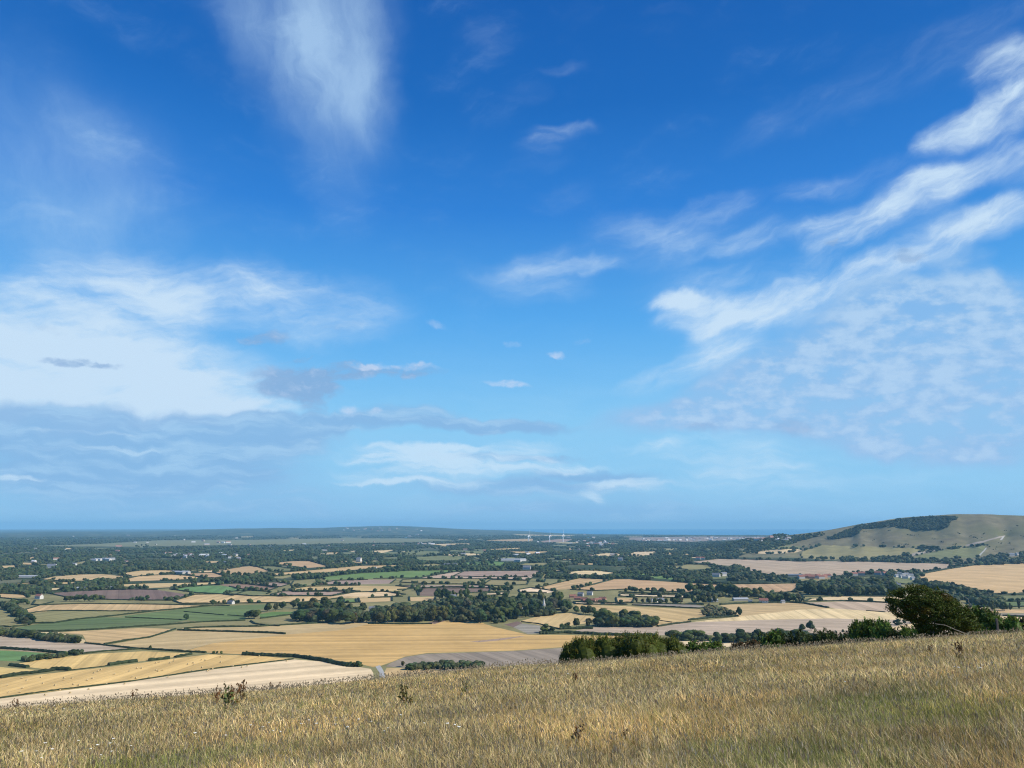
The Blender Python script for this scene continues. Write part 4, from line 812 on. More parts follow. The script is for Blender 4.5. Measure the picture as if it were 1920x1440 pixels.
def clumps(name, P, Hh, Wd, label, cat, base, seed=0, col=(.038, .056, .021), near=False):
    """many tree crowns in one mesh: P (n,3) feet, Hh heights, Wd widths"""
    ok_ = clear_of(P, Hh); P, Hh, Wd = P[ok_], Hh[ok_], Wd[ok_]
    r = np.random.default_rng(seed); n = len(P); Vs = []; Fs = []; Cs = []; off = 0
    for lobe in range(3 if near else 2):
        bv, bf = ICO2 if near else ICO1
        q = r.uniform(.75, 1.3, (n, len(bv))) if not near else r.uniform(.82, 1.2, (n, len(bv)))
        Sx = Wd * (.5 if lobe == 0 else .34); Sz = Hh * (.5 if lobe == 0 else .34)
        ox = np.zeros((n, 3)) if lobe == 0 else np.stack([r.normal(0, .28, n) * Wd, r.normal(0, .28, n) * Wd, r.uniform(-.1, .28, n) * Hh], 1)
        V = bv[None] * q[:, :, None] * np.stack([Sx, Sx, Sz], 1)[:, None] + (P + np.stack([0 * Hh, 0 * Hh, Hh * .45], 1) + ox)[:, None]
        Fq = bf[None] + (np.arange(n) * len(bv))[:, None, None] + off; off += n * len(bv)
        Vs.append(V.reshape(-1, 3)); Fs.append(Fq.reshape(-1, 3))
        g = np.array(col) * r.uniform(.6, 1.5, (n, 1)) * np.stack([r.uniform(.85, 1.35, n), np.ones(n), r.uniform(.8, 1.15, n)], 1)
        Cs.append(np.repeat(g, len(bv), 0) * r.uniform(.8, 1.2, (n * len(bv), 1)))
    o = mesh_np(name, np.concatenate(Vs), np.concatenate(Fs), M['wood'], col=np.concatenate(Cs))
    return tag(o, label, cat, kind='stuff')
r = np.random.default_rng(21)
# the wooded plain
q = np.stack([r.uniform(-.66, .66, 56000), np.log(2000) + r.random(56000) * math.log(12500 / 2000)], 1)
f = field_id(q * KS); wid_ = np.array([i for i, (cn, _) in enumerate(FIELDS) if cn == 'wood']); ok = np.isin(f, wid_)
d = np.exp(q[:, 1]); x = np.sin(q[:, 0]) * d; y = np.cos(q[:, 0]) * d
ok &= (fbm(x / 330, y / 700, 3) + .12 * r.random(len(x)) > np.interp(d, [3000, 5000, 12500], [.30, .36, .53]))
for k_ in (.45, .85):
    q2 = q.copy(); q2[:, 1] += np.log(1 + 10 * k_ / H); ok &= np.isin(field_id(q2 * KS), np.concatenate([wid_, [-1]]))
x, y, d = x[ok], y[ok], d[ok]; z = hv(x, y); hh = r.uniform(7, 13, len(x)) * (.8 + .5 * fbm(x / 150, y / 150, 2)); ww = hh * r.uniform(.9, 1.5, len(x)) * np.interp(d, [3000, 12000], [1, 2.0])
print('plain trees', len(x)); clumps('woodland', np.stack([x, y, z], 1), hh, ww, 'dark blue-green woods covering the far plain', 'woodland', 0, 1)
def poly_fill(poly, n, h0, h1, name, label, seed, wmul=1.1, near=True, col=(.045, .06, .024)):
    r = np.random.default_rng(seed); P = np.array(poly, float); mn, mx = P.min(0), P.max(0); Q = r.uniform(mn, mx, (n * 6, 2)); Q = Q[inside(Q, P)][:n]
    X, Y, Z, D = unproject(Q[:, 0], Q[:, 1]); h = r.uniform(h0, h1, len(Q)) / F * D
    return clumps(name, np.stack([X, Y, Z], 1), h, h * wmul * r.uniform(.8, 1.3, len(Q)), label, 'woodland', 0, seed, near=near, col=col)
Z5 = lambda L: [(1500 + a / 4.571, 940 + b / 4.571) for a, b in L]
poly_fill(Z5([(232, 322), (350, 275), (520, 205), (700, 190), (860, 155), (1120, 140), (1340, 140), (1350, 155), (1290, 170), (1270, 220), (1180, 245), (950, 248), (840, 218), (700, 225), (520, 245), (480, 290), (330, 325)]), 1000, 2.4, 4, 'hillside_wood', 'dark wood hanging on the upper face of the down', 31, col=(.03, .045, .02))
poly_fill([(1385, 1043), (1420, 1014), (1480, 1005), (1510, 1004), (1545, 999), (1550, 1003), (1510, 1012), (1480, 1022), (1440, 1029), (1412, 1037)], 300, 2.5, 4.5, 'shoulder_wood', 'dark wood along the low left shoulder of the down', 32, near=False)
poly_fill([(1572, 1055), (1585, 1047), (1612, 1050), (1640, 1048), (1690, 1047), (1720, 1050), (1800, 1053), (1835, 1050), (1860, 1045), (1920, 1040), (2000, 1040), (2000, 1056), (1920, 1057), (1850, 1060), (1800, 1057), (1700, 1055), (1620, 1053)], 330, 4, 7, 'tree_belt', 'dark belt of trees along the foot of the down', 33)
poly_fill([(1570, 1078), (1600, 1074), (1640, 1072), (1700, 1074), (1722, 1072), (1740, 1085), (1750, 1096), (1700, 1100), (1660, 1090), (1640, 1083), (1590, 1081)], 110, 4, 7, 'village_trees', 'trees among the houses of the far village', 34)
poly_fill([(1330, 1096), (1300, 1090), (1240, 1085), (1200, 1076), (1240, 1070), (1300, 1076), (1340, 1068), (1360, 1072), (1385, 1062), (1400, 1068), (1420, 1078), (1450, 1082), (1500, 1080), (1510, 1086), (1450, 1090), (1360, 1090)], 230, 4.5, 8, 'hamlet_wood', 'dark trees round the hamlet before the pink fields', 35)
poly_fill([(1317, 1148), (1330, 1140), (1350, 1141), (1375, 1152), (1360, 1157), (1330, 1158), (1318, 1153)], 90, 4, 8, 'scrub_mound', 'olive scrub covering the mound beside the lone leaning tree', 36, col=(.075, .08, .035))
poly_fill([(884, 1168), (930, 1170), (985, 1160), (1060, 1150), (1072, 1135), (1040, 1128), (900, 1128), (830, 1132), (760, 1140), (700, 1146), (700, 1166), (800, 1165)], 260, 8, 15, 'underwood', 'dark underwood filling the village wood and the long wood', 37)
poly_fill([(548, 1165), (600, 1168), (690, 1168), (690, 1150), (620, 1140), (560, 1145)], 90, 7, 13, 'underwood', 'dark underwood filling the clump left of the long wood', 38)
poly_fill([(1345, 1123), (1400, 1119), (1440, 1127), (1505, 1130), (1500, 1123), (1440, 1117), (1370, 1115), (1295, 1112), (1300, 1117)], 70, 6, 10, 'underwood', 'dark underwood in the belt by the white farmhouse', 39)
poly_fill([(1507, 1115), (1690, 1118), (1690, 1104), (1640, 1096), (1540, 1096), (1507, 1104)], 220, 9, 15, 'underwood', 'blue-green underwood filling the plantation', 40)
poly_fill([(1118, 1176), (1230, 1176), (1228, 1168), (1190, 1162), (1130, 1162)], 60, 8, 13, 'underwood', 'dark underwood filling the dense copse', 41)
poly_fill([(1740, 1100), (1780, 1100), (1840, 1120), (1880, 1130), (1880, 1140), (1780, 1128)], 90, 7, 12, 'underwood', 'greyish underwood behind the hawthorn', 42)
poly_fill([(1250, 1200), (1330, 1203), (1500, 1204), (1700, 1200), (1700, 1196), (1500, 1194), (1380, 1196)], 130, 6, 11, 'underwood', 'dark underwood just beyond the scrub on the crest', 43)
poly_fill([(-60, 1186), (0, 1187), (60, 1192), (110, 1198), (150, 1202), (158, 1206), (120, 1205), (70, 1200), (20, 1194), (-60, 1192)], 75, 7, 11, 'underwood', 'dark underwood of the belt above the pinkish field at the left', 44)
poly_fill([(4, 1136), (22, 1136), (40, 1150), (58, 1168), (60, 1173), (48, 1172), (30, 1158), (12, 1144)], 40, 7, 11, 'underwood', 'dark underwood of the short belt at the left', 45)
poly_fill([(765, 1254), (800, 1250), (850, 1247), (905, 1248), (908, 1252), (850, 1255), (800, 1258)], 60, 7, 11, 'underwood', 'dark underwood of the thicket behind the meadow edge', 46)
poly_fill([(40, 1238), (90, 1232), (150, 1224), (155, 1227), (95, 1237), (50, 1242)], 26, 4, 7, 'underwood', 'dark scrub along the ragged hedge below the bright green field', 47)
# hedges and trees on the boundaries of the small far fields
EP = []; hm_ = MB(); r = np.random.default_rng(77)
for cn, poly in FIELDS:
    P = np.array(poly, float); cy = P[:, 1].mean()
    if cn in ('wood', 'levels', 'down', 'town', 'chalk') or cy > 1133 or cy < 1024: continue
    for a_, b_ in zip(P, np.roll(P, -1, 0)):
        ln2 = np.hypot(*(b_ - a_))
        if r.random() < .25 and ln2 > 20: continue
        if cy > 1045:
            n = max(2, int(ln2 / 8)); Q = a_ + (b_ - a_) * np.linspace(0, 1, n)[:, None]; X, Y, Z, D = unproject(Q[:, 0], Q[:, 1])
            if np.hypot(np.diff(X), np.diff(Y)).max() < 900: hedge_mb(hm_, X, Y, 3.2, 2.2, r)
        k = r.poisson(ln2 / 9 * np.interp(cy, [1030, 1100, 1130], [1.1, .55, .3]))
        for t in r.random(k): EP.append(a_ + (b_ - a_) * t + r.normal(0, .35, 2))
o = hm_.build('field_hedges', M['hedge']); tag(o, 'thin dark hedges round the small far fields', 'hedges', kind='stuff')
EP = np.array(EP); X, Y, Z, D = unproject(EP[:, 0], EP[:, 1]); h = r.uniform(7, 13, len(EP)); h = np.where(D > 3000, h * 1.15, h * .8)
print('edge trees', len(EP)); clumps('hedgerow_trees', np.stack([X, Y, Z], 1), h, h * r.uniform(.9, 1.5, len(h)), 'small dark trees dotted along the far field boundaries', 'trees', 0, 5, near=False)
# scrub specks on the down
Q = np.array([(1830, 1008), (1835, 1009), (1820, 1006), (1845, 1001), (1672, 994), (1715, 1003), (1710, 1004), (1705, 1003), (1860, 1025), (1853, 1022), (1790, 1021), (1700, 1021), (1693, 1021), (1878, 1018), (1865, 1029), (1885, 1038), (1873, 1039), (1624, 998), (1654, 1018), (1508, 1026), (1520, 1023), (1530, 1025), (1512, 1029), (1504, 1031), (1900, 1030), (1895, 1020), (1640, 1012), (1750, 1010), (1770, 1016), (1800, 1000), (1905, 985), (1890, 995), (1920, 1005)], float)
Q = np.repeat(Q, 3, 0) + r.normal(0, 1, (len(Q) * 3, 2)) * (3, .8); X, Y, Z, D = unproject(Q[:, 0], Q[:, 1]); h = r.uniform(2, 4.6, len(Q))
clumps('hill_scrub', np.stack([X, Y, Z], 1), h, h * 1.7, 'dark scrub bushes scattered over the face of the down', 'scrub', 0, 6, near=False)

# ------------------------------------------------------------------ buildings, bales, turbines
def make_house(w, l, h, wall, roof, chim=True, win=True, name='house'):
    root = empty(name, (0, 0, 0)); mb = MB(); mb.box((0, 0, h / 2 - .3), (l, w, h + .6))
    rh = w * (.42 if chim else .2); V = [(-l / 2, -w / 2, h), (l / 2, -w / 2, h), (l / 2, w / 2, h), (-l / 2, w / 2, h), (-l / 2, 0, h + rh), (l / 2, 0, h + rh)]
    mb.add(V, [(0, 4, 3, 3), (1, 2, 5, 5)]); mb.build('wall', wall, root)
    o = .35; t = .18; mb = MB()
    for sg in (-1, 1):
        a = np.array([(-l / 2 - o, sg * (w / 2 + o), h - o * .84), (l / 2 + o, sg * (w / 2 + o), h - o * .84), (l / 2 + o, 0, h + rh), (-l / 2 - o, 0, h + rh)]); b_ = a + (0, 0, t)
        mb.add(np.concatenate([a, b_]), [(3, 2, 1, 0), (4, 5, 6, 7), (0, 1, 5, 4), (1, 2, 6, 5), (3, 0, 4, 7)])
    rf = mb.build('roof', roof, root)
    if chim: mb = MB(); mb.box((l * .32, 0, h + rh + .4), (.9, .7, 1.9)); c = mb.build('chimney', M['wallb'], rf)
    if win:
        for sg in (-1, 1):
            for i in range(3): mb = MB(); mb.box(((i - 1) * l * .3, sg * (w / 2 + .02), h * .58), (1.1, .08, 1.2)); mb.build('window', M['glass'], root)
    return root
HP = {}
def house(px, py, w, l, h, wall, roof, label, group=None, rz=None, chim=True, cat='house', name='house'):
    X, Y, Z, D = unproject(px, py); key = (w, l, h, wall, roof, chim)
    if key not in HP: HP[key] = o = make_house(w, l, h, M[wall], M[roof], chim, D[0] < 2300 and chim, name)
    else: o = copy_tree(HP[key])
    o.location = (X[0], Y[0], Z[0]); o.rotation_euler.z = random.uniform(-.6, .6) if rz is None else rz; o.name = name
    o['label'] = label; o['category'] = cat
    if group: o['group'] = group
    elif 'group' in o: del o['group']
    return o
for x, y in [(1074, 1121), (1083, 1125), (1096, 1127), (1110, 1129), (1121, 1128), (1130, 1126)]: house(x, y, 7, 14, 4, 'wallb', 'tile', 'red roofed brick house in the row beside the village wood', 'red roofed houses beside the village wood')
house(1104, 1128.5, 9, 24, 3.5, 'wallb', 'tile', 'long bright red barn roof among the village houses', chim=False, rz=.1, cat='barn', name='barn')
house(1089, 1118, 8, 12, 5, 'wallf', 'slate', 'cream house behind the long red barn roof'); house(1106, 1116, 8, 12, 5, 'wallw', 'slate', 'pale house right of the cream house behind the red barn')
house(697, 1147, 7, 10, 6, 'wallw', 'slate', 'white house showing between the left clump and the long wood'); house(976, 1148, 6, 9, 5, 'wallw', 'slate', 'white cottage deep in the village wood')
house(936, 1149, 6, 8, 5, 'wallw', 'slate', 'small white cottage at the near edge of the village wood'); house(847, 1124, 9, 18, 6, 'wallf', 'slate', 'grey roofed farmhouse left of the village wood')
for x, y in [(1218, 1129), (1228, 1129), (1239, 1128)]: house(x, y, 7, 12, 4, 'wallw', 'slate', 'whitewashed cottage on the lane between brownish trees', 'whitewashed cottages on the lane')
house(1388, 1126, 11, 30, 3.5, 'wallf', 'steel', 'long grey metal barn before the tree belt', chim=False, rz=.15, cat='barn', name='barn'); house(1335, 1128.5, 9, 22, 4, 'wallw', 'steel', 'low white shed left of the grey barn', chim=False, rz=0, cat='shed', name='shed')
house(1432, 1130.5, 9, 16, 5, 'wallw', 'tile', 'white farmhouse with a red roof above the wheat field'); house(1468, 1131, 5, 7, 4, 'wallw', 'slate', 'tiny white cottage at the right end of the farm trees'); house(1407, 1130.5, 5, 7, 4, 'wallw', 'slate', 'tiny white cottage between the grey barn and the white farmhouse')
for x, y in [(1309, 1049), (1317, 1049)]: house(x, y, 12, 20, 7, 'wallw', 'tile', 'white house with a red roof above the pale pinkish field', 'two white houses above the pinkish field')
for x, y in [(1343, 1081.5), (1357, 1080)]: house(x, y, 12, 22, 6, 'wallw', 'slate', 'white building in the trees of the hamlet', 'two white buildings in the hamlet')
house(1490, 1081, 13, 46, 5, 'wallf', 'slate', 'long grey barn at the edge of the big pinkish field', chim=False, rz=-.1, cat='barn', name='barn')
for i, x in enumerate(np.linspace(1503, 1552, 9)): house(x, 1085 - (i % 3) * 1.2, 9, 17, 6, 'wallb' if i % 2 else 'wallw', 'tile', 'red roofed house in the row below the pinkish field', 'red roofed houses below the pinkish field')
for x, y in [(1602, 1080), (1616, 1079), (1646, 1078), (1659, 1079)]: house(x, y, 10, 18, 7, 'wallf', 'tile', 'stone house among the trees left of the white village', 'stone houses left of the white village')
for x, y in [(1681, 1082), (1686, 1078), (1690, 1083), (1694, 1080), (1697, 1085), (1700, 1079), (1703, 1083), (1708, 1081), (1689, 1074), (1699, 1074), (1707, 1075), (1712, 1087)]: house(x, y, 8, 13, 5, 'wallw', 'slate', 'white house in the village under the striped wheat field', 'white village houses under the striped field')
for x, y in [(1678, 1098), (1684, 1101), (1671, 1105)]: house(x, y, 8, 13, 6, 'wallw', 'slate', 'white house in the trees just above the left side of the hawthorn', 'white houses above the hawthorn')
house(1896, 1043, 14, 24, 8, 'wallw', 'slate', 'cream house at the foot of the down near the right edge'); house(1908, 1041, 10, 18, 6, 'wallw', 'slate', 'smaller pale house right of the cream house under the down')
house(673, 1053, 14, 20, 12, 'wallw', 'slate', 'tall white farmhouse behind the reddish hill fields'); house(702, 1068.5, 10, 16, 6, 'wallw', 'slate', 'small white house above the bright green field')
house(988, 1067.5, 14, 26, 7, 'wallw', 'slate', 'white house right of the pale green fields, before the dark trees'); house(957, 1052, 18, 85, 7, 'wallw', 'steel', 'long low white shed in the middle distance', chim=False, rz=.05, cat='shed', name='shed')
for x, y in [(971, 1053), (980, 1052)]: house(x, y, 14, 28, 8, 'wallw', 'steel', 'small white shed right of the long low white shed', 'two small white sheds', chim=False, cat='shed', name='shed')
for x, y in [(838, 1062), (845, 1063), (852, 1062)]: house(x, y, 12, 22, 6, 'wallw', 'slate', 'white building in the row right of the pale olive field', 'white buildings beside the pale olive field')
house(50, 1083, 14, 62, 4, 'wallw', 'steel', 'long white barn in the dark woods near the left edge', chim=False, rz=.05, cat='barn', name='barn'); house(97, 1065, 18, 30, 7, 'wallw', 'slate', 'pale farmhouse in the dark woods at the left')
for x, y in [(176, 1052), (184, 1051), (196, 1050), (203, 1051), (209, 1050)]: house(x, y, 13, 28, 7, 'wallw', 'steel', 'white building of the farm deep in the left woods', 'white farm buildings in the left woods', chim=False, cat='barn', name='barn')
house(345, 1046, 14, 34, 8, 'wallw', 'steel', 'lone bright white building in the far left woods', chim=False, cat='barn', name='barn')
for x, y in [(330, 1075.5), (339, 1076), (348, 1075.5)]: house(x, y, 14, 26, 6, 'wallf', 'steel', 'grey barn of the hilltop farm among tan fields', 'grey barns of the hilltop farm', chim=False, cat='barn', name='barn')
house(73, 1123, 9, 14, 6, 'wallw', 'tile', 'white house with a red roof near the left edge'); house(433, 1132.5, 7, 14, 4, 'wallw', 'slate', 'small white cottage below the long wheat field')
for x, y in [(160, 1105), (175, 1105.5)]: house(x, y, 11, 40, 3.5, 'wallf', 'steel', 'long pale barn behind the dark ploughed field', 'pale barns behind the ploughed field', chim=False, rz=0, cat='barn', name='barn')
house(215, 1105.5, 14, 28, 5, 'wallf', 'slate', 'dark roofed barn right of the pale barns', chim=False, cat='barn', name='barn'); house(1163, 1051, 12, 20, 8, 'wallw', 'slate', 'single bright white house in the middle distant woods')
# church
X, Y, Z, D = unproject(1022, 1150); ch = empty('church', (X[0], Y[0], Z[0]), .5); ch.scale = (.8, .8, .8); tag(ch, 'flint village church with a pale spire rising from the dark wood', 'church')
mb = MB(); mb.box((9, 0, 4), (18, 8, 9)); mb.build('nave', M['wallf'], ch)
mb = MB(); mb.add([(0, -4.4, 8.4), (18.3, -4.4, 8.4), (18.3, 4.4, 8.4), (0, 4.4, 8.4), (0, 0, 12.5), (18.3, 0, 12.5)], [(0, 1, 5, 4), (2, 3, 4, 5), (1, 2, 5, 5), (3, 0, 4, 4)]); mb.build('roof', M['slate'], ch)
mb = MB(); mb.box((-2.5, 0, 9), (5, 5, 19)); mb.build('tower', M['wallf'], ch)
mb = MB(); mb.tube([(-2.5, 0, 18.4), (-2.5, 0, 22), (-2.5, 0, 33)], [3.3, 2.3, .15], 8); mb.build('spire', M['wallw'], ch)
# scattered far buildings, too many and too small to tell apart
r = np.random.default_rng(4); mb = MB()
Q = np.concatenate([np.stack([r.uniform(1182, 1485, 80), r.uniform(1007.5, 1015, 80)], 1), np.stack([r.uniform(1192, 1246, 16), r.uniform(1014.6, 1015.6, 16)], 1), np.stack([r.uniform(0, 470, 36), r.uniform(1004, 1060, 36)], 1),
                    np.stack([r.uniform(470, 1180, 40), r.uniform(1003, 1045, 40)], 1), np.stack([r.normal(1110, 22, 26), r.normal(1020, 2, 26)], 1), np.stack([r.normal(700, 50, 24), r.uniform(990, 996, 24)], 1), np.stack([r.normal(410, 60, 30), r.normal(1043, 2, 30)], 1), np.stack([r.normal(790, 14, 10), r.normal(1020, .6, 10)], 1)])
X, Y, Z, D = unproject(Q[:, 0], Q[:, 1])
for x, y, z, d in zip(X, Y, Z, D):
    k = np.interp(d, [3000, 12000], [1, 1.7]) * r.uniform(.7, 1.3); c = [(.55, .54, .5), (.4, .34, .3), (.32, .2, .16), (.45, .42, .37)][r.integers(4)]
    w, l, h, rz = 9 * k, r.uniform(12, 30) * k, 5.5 * k, r.uniform(-.8, .8); mb.box((x, y, z + h / 2), (l, w, h), c, rz)
    cs, sn = math.cos(rz), math.sin(rz); V = np.array([(-l / 2, -w * .55, h), (l / 2, -w * .55, h), (l / 2, w * .55, h), (-l / 2, w * .55, h), (-l / 2, 0, h * 1.6), (l / 2, 0, h * 1.6)])
    V = np.stack([V[:, 0] * cs - V[:, 1] * sn + x, V[:, 0] * sn + V[:, 1] * cs + y, V[:, 2] + z], 1); mb.add(V, [(0, 1, 5, 4), (2, 3, 4, 5), (0, 4, 3, 3), (1, 2, 5, 5)], [(.3, .17, .13), (.25, .25, .26), (.6, .6, .6)][r.integers(3)])
m_, nt_, ns_, ln_ = newmat('far_building_paint'); o_ = ns_.new('ShaderNodeOutputMaterial'); b_ = ns_.new('ShaderNodeBsdfPrincipled'); b_.inputs['Roughness'].default_value = .7; a_ = ns_.new('ShaderNodeAttribute'); a_.attribute_name = 'Col'
ln_.new(a_.outputs['Color'], b_.inputs['Base Color']); ln_.new(b_.outputs[0], o_.inputs[0])
tag(mb.build('distant_buildings', m_), 'pale specks of far farms and seaside town houses across the plain', 'buildings', kind='stuff')

def turbine(px, py, hub, blade, rot, label, yaw=R(66)):
    X, Y, Z, D = unproject(px, py); root = empty('wind_turbine', (X[0], Y[0], Z[0])); tag(root, label, 'wind turbine', 'three white wind turbines')
    hz = hub; mb = MB(); mb.tube([(0, 0, -2), (0, 0, hz * .5), (0, 0, hz)], [4.0, 3.4, 2.5], 14); mb.build('tower', M['turb'], root)
    n = empty('nacelle_axis', (0, 0, 0)); bpy.data.objects.remove(n)
    cs, sn = math.cos(yaw), math.sin(yaw)                      # the rotor axis points along (sn, -cs)
    ax = np.array((sn, -cs, 0)); sd2 = np.array((cs, sn, 0)); up = np.array((0, 0, 1.))
    mb = MB(); c0 = np.array((0, 0, hz + 1.5)); mb.tube([c0 - ax * -5, c0 + ax * -1, c0 - ax * 7], [1.6, 2.3, 1.5], 8); mb.build('nacelle', M['turb'], root)
    hubc = c0 + ax * 5.6; mb = MB(); mb.tube([hubc - ax * .8, hubc + ax * .8, hubc + ax * 2.2], [1.9, 1.8, .3], 10); hb_ = mb.build('hub', M['turb'], root)
    for k in range(3):
        a = rot + k * 2 * PI / 3; dr = up * math.cos(a) + sd2 * math.sin(a); sdv = np.cross(ax, dr); mb = MB(); V = []
        for t, ch_ in ((0, 2.6), (.18, 6.2), (.5, 4.6), (.8, 3.2), (1, 1.2)):
            tw = .5 * (1 - t); cdir = sdv * math.cos(tw) + ax * math.sin(tw); p = hubc + dr * (1 + blade * t); th = np.cross(dr, cdir) * ch_ * .14
            V += [p - cdir * ch_ * .35, p + th, p + cdir * ch_ * .65, p - th]
        Fq = [(i * 4 + j, i * 4 + (j + 1) % 4, i * 4 + 4 + (j + 1) % 4, i * 4 + 4 + j) for i in range(4) for j in range(4)] + [(16, 17, 18, 19), (3, 2, 1, 0)]
        mb.add(V, Fq); mb.build('blade', M['turb'], root)
turbine(991.3, 1017.3, 66, 46, R(8), 'white wind turbine, leftmost of the three on the far plain')
turbine(1030.7, 1016.2, 64, 42, R(-4), 'white wind turbine, middle one of the three on the far plain')
turbine(1055.8, 1016.2, 70, 44, R(3), 'white wind turbine, rightmost and tallest of the three on the far plain')

BAL = [(55, 1305), (65, 1358), (150, 1355), (170, 1325), (200, 1268), (165, 1250), (305, 1245), (322, 1290), (415, 1302), (480, 1262), (482, 1248), (543, 1248), (550, 1297), (590, 1302), (655, 1265), (693, 1252), (705, 1210), (735, 1197), (755, 1187), (858, 1218), (972, 1195), (1028, 1175), (1062, 1175), (990, 1240), (1020, 1250), (1170, 1135), (1195, 1130), (1172, 1190), (1187, 1196), (1220, 1188), (1275, 1135), (1300, 1125), (1308, 1112), (1410, 1145), (1450, 1135), (1455, 1148), (1510, 1112), (1540, 1115), (1515, 1170), (1565, 1190), (1595, 1180), (1655, 1130), (1655, 1090), (1945, 1085), (2115, 1060)]
BAL2 = [(450, 1342), (340, 1375), (525, 1360), (665, 1332), (800, 1293), (935, 1292), (1120, 1242), (1260, 1240), (1440, 1197), (1555, 1195), (1745, 1160), (1855, 1157), (1815, 1168), (1740, 1160), (2150, 1120)]
bp_ = None
for L, lb, gp in ((BAL, 'round straw bale lying on the yellow stubble above the low hedge', 'bales on the yellow stubble'), (BAL2, 'round straw bale on or below the low hedge of the cream field', 'bales on the cream field')):
    for x, y in L:
        X, Y, Z, D = unproject(x / 4, 960 + y / 4)
        if bp_ is None:
            mb = MB(); mb.tube([(-.62, 0, .74), (-.6, 0, .74), (.6, 0, .74), (.62, 0, .74)], [.68, .75, .75, .68], 16); bp_ = o = mb.build('straw_bale', M['bale'], smooth=False)
        else: o = bp_.copy(); COL.objects.link(o)
        o.location = (X[0], Y[0], Z[0]); o.rotation_euler.z = random.uniform(0, PI); tag(o, lb, 'straw bale', gp)

# ------------------------------------------------------------------ the near plants
def leafquads(P, size, dirs, r, aspect=.5):
    """one folded leaf (two triangles) at each point"""
    n = len(P); u = dirs / (np.linalg.norm(dirs, axis=1, keepdims=True) + 1e-9); v = np.cross(u, r.normal(size=(n, 3))); v /= np.linalg.norm(v, axis=1, keepdims=True) + 1e-9
    s = size[:, None]; V = np.stack([P, P + u * s * .5 + v * s * aspect * .5, P + u * s, P + u * s * .5 - v * s * aspect * .5], 1).reshape(-1, 3)
    return V, np.arange(n * 4).reshape(-1, 4)
# the hawthorn
r = np.random.default_rng(11); hx, hy, hz = at_range(1748, 60.0)
dep = hy * math.cos(TH) + (hz - H) * math.sin(TH); MP = dep / F
haw = empty('hawthorn_tree', (hx, hy, hz)); tag(haw, 'dark windswept hawthorn leaning left on the crest of the meadow', 'tree')
def hp(tx, ty): return ((1640 + tx / 8 - 1748) * MP, (1193 - (1070 + ty / 8)) * MP * 1.03)
OUT = np.array([hp(*p) for p in [(230, 500), (330, 470), (310, 360), (400, 270), (560, 225), (760, 190), (900, 215), (1060, 275), (1200, 350), (1320, 450), (1430, 540), (1500, 640), (1520, 780), (1480, 900), (1300, 940), (1160, 985), (900, 1000), (720, 990), (725, 880), (690, 790), (590, 720), (440, 650), (360, 610), (290, 570)]])
def edge_dist(Q, P):
    dm = np.full(len(Q), 1e9)
    for a_, b_ in zip(P, np.roll(P, -1, 0)):
        ab = b_ - a_; t = np.clip(((Q - a_) @ ab) / (ab @ ab), 0, 1); dm = np.minimum(dm, np.hypot(*(Q - a_ - t[:, None] * ab).T))
    return dm
Q = r.uniform(OUT.min(0), OUT.max(0), (15000, 2)); Q = Q[inside(Q, OUT)]; ed = edge_dist(Q, OUT)
keep = r.random(len(Q)) < np.interp(ed, [0, .15, .5], [.35, .8, 1]); Q = Q[keep][:5000]; ed = ed[keep][:5000]
tk = 1.9 * np.sqrt(np.clip(ed / 1.3, .03, 1)) * np.interp(Q[:, 1], [0, .8, 1.6], [.6, .75, 1]); yy = tk * np.sign(r.normal(size=len(Q))) * r.random(len(Q)) ** .45
# clumps: pull the centres towards random nodes so that gaps open between them
nod = np.stack([r.uniform(OUT[:, 0].min(), OUT[:, 0].max(), 230), r.uniform(-1.9, 1.9, 230), r.uniform(0, OUT[:, 1].max(), 230)], 1)
Cn = np.stack([Q[:, 0], yy, Q[:, 1]], 1); dd_ = ((Cn[:, None] - nod[None]) ** 2 * np.array([.6, 1, 1.6])).sum(-1); nr = nod[dd_.argmin(1)]; Cn = Cn + (nr - Cn) * .42
n = 11; P = np.repeat(Cn, n, 0) + r.normal(size=(len(Cn) * n, 3)) * np.array([.13, .11, .06]); P[:, 2] += -(P[:, 0] - np.repeat(Cn[:, 0], n)) * .25
sz = r.uniform(.06, .12, len(P)); dr = r.normal(size=(len(P), 3)) + np.array([-.9, 0, .35]); Vq, Fq = leafquads(P, sz, dr, r, .75)
cb_ = np.array((.062, .10, .018)) * r.uniform(.55, 1.5, (len(P), 1)) * np.stack([r.uniform(.85, 1.6, len(P)), np.ones(len(P)), np.ones(len(P))], 1)
red = (fbm(P[:, 0] * 1.1 + 4, P[:, 2] * 1.4, 2) + (P[:, 0] > .9) * .1) > .72; cb_[red] = cb_[red] * np.array([1.45, .9, .9])
mb = MB(); mb.add(Vq, Fq, np.repeat(cb_, 4, 0)); mb.build('crown', M['haw'], haw)
mb = MB(); mp_ = MB()
for tx0, ty0, pts_, rad in [(800, 1000, [(820, 850), (700, 650), (520, 480)], .13), (900, 1000, [(900, 820), (860, 560), (700, 330)], .15), (1000, 1000, [(1010, 800), (1040, 560), (980, 350)], .13), (1100, 995, [(1090, 820), (1180, 620), (1280, 500)], .12), (860, 1000, [(760, 900), (740, 820), (560, 660), (330, 570), (240, 500)], .1), (950, 1000, [(1000, 900), (1200, 800), (1400, 720)], .09)]:
    pp = [(*hp(tx0, ty0), 0)] + [(*hp(a_, b_), r.uniform(-.9, .9)) for a_, b_ in pts_]; pp = [(a_, c_, b_) for a_, b_, c_ in pp]; mb.tube(pp, np.linspace(rad, .02, len(pp)), 7)
mb.build('trunk', M['bark'], haw)
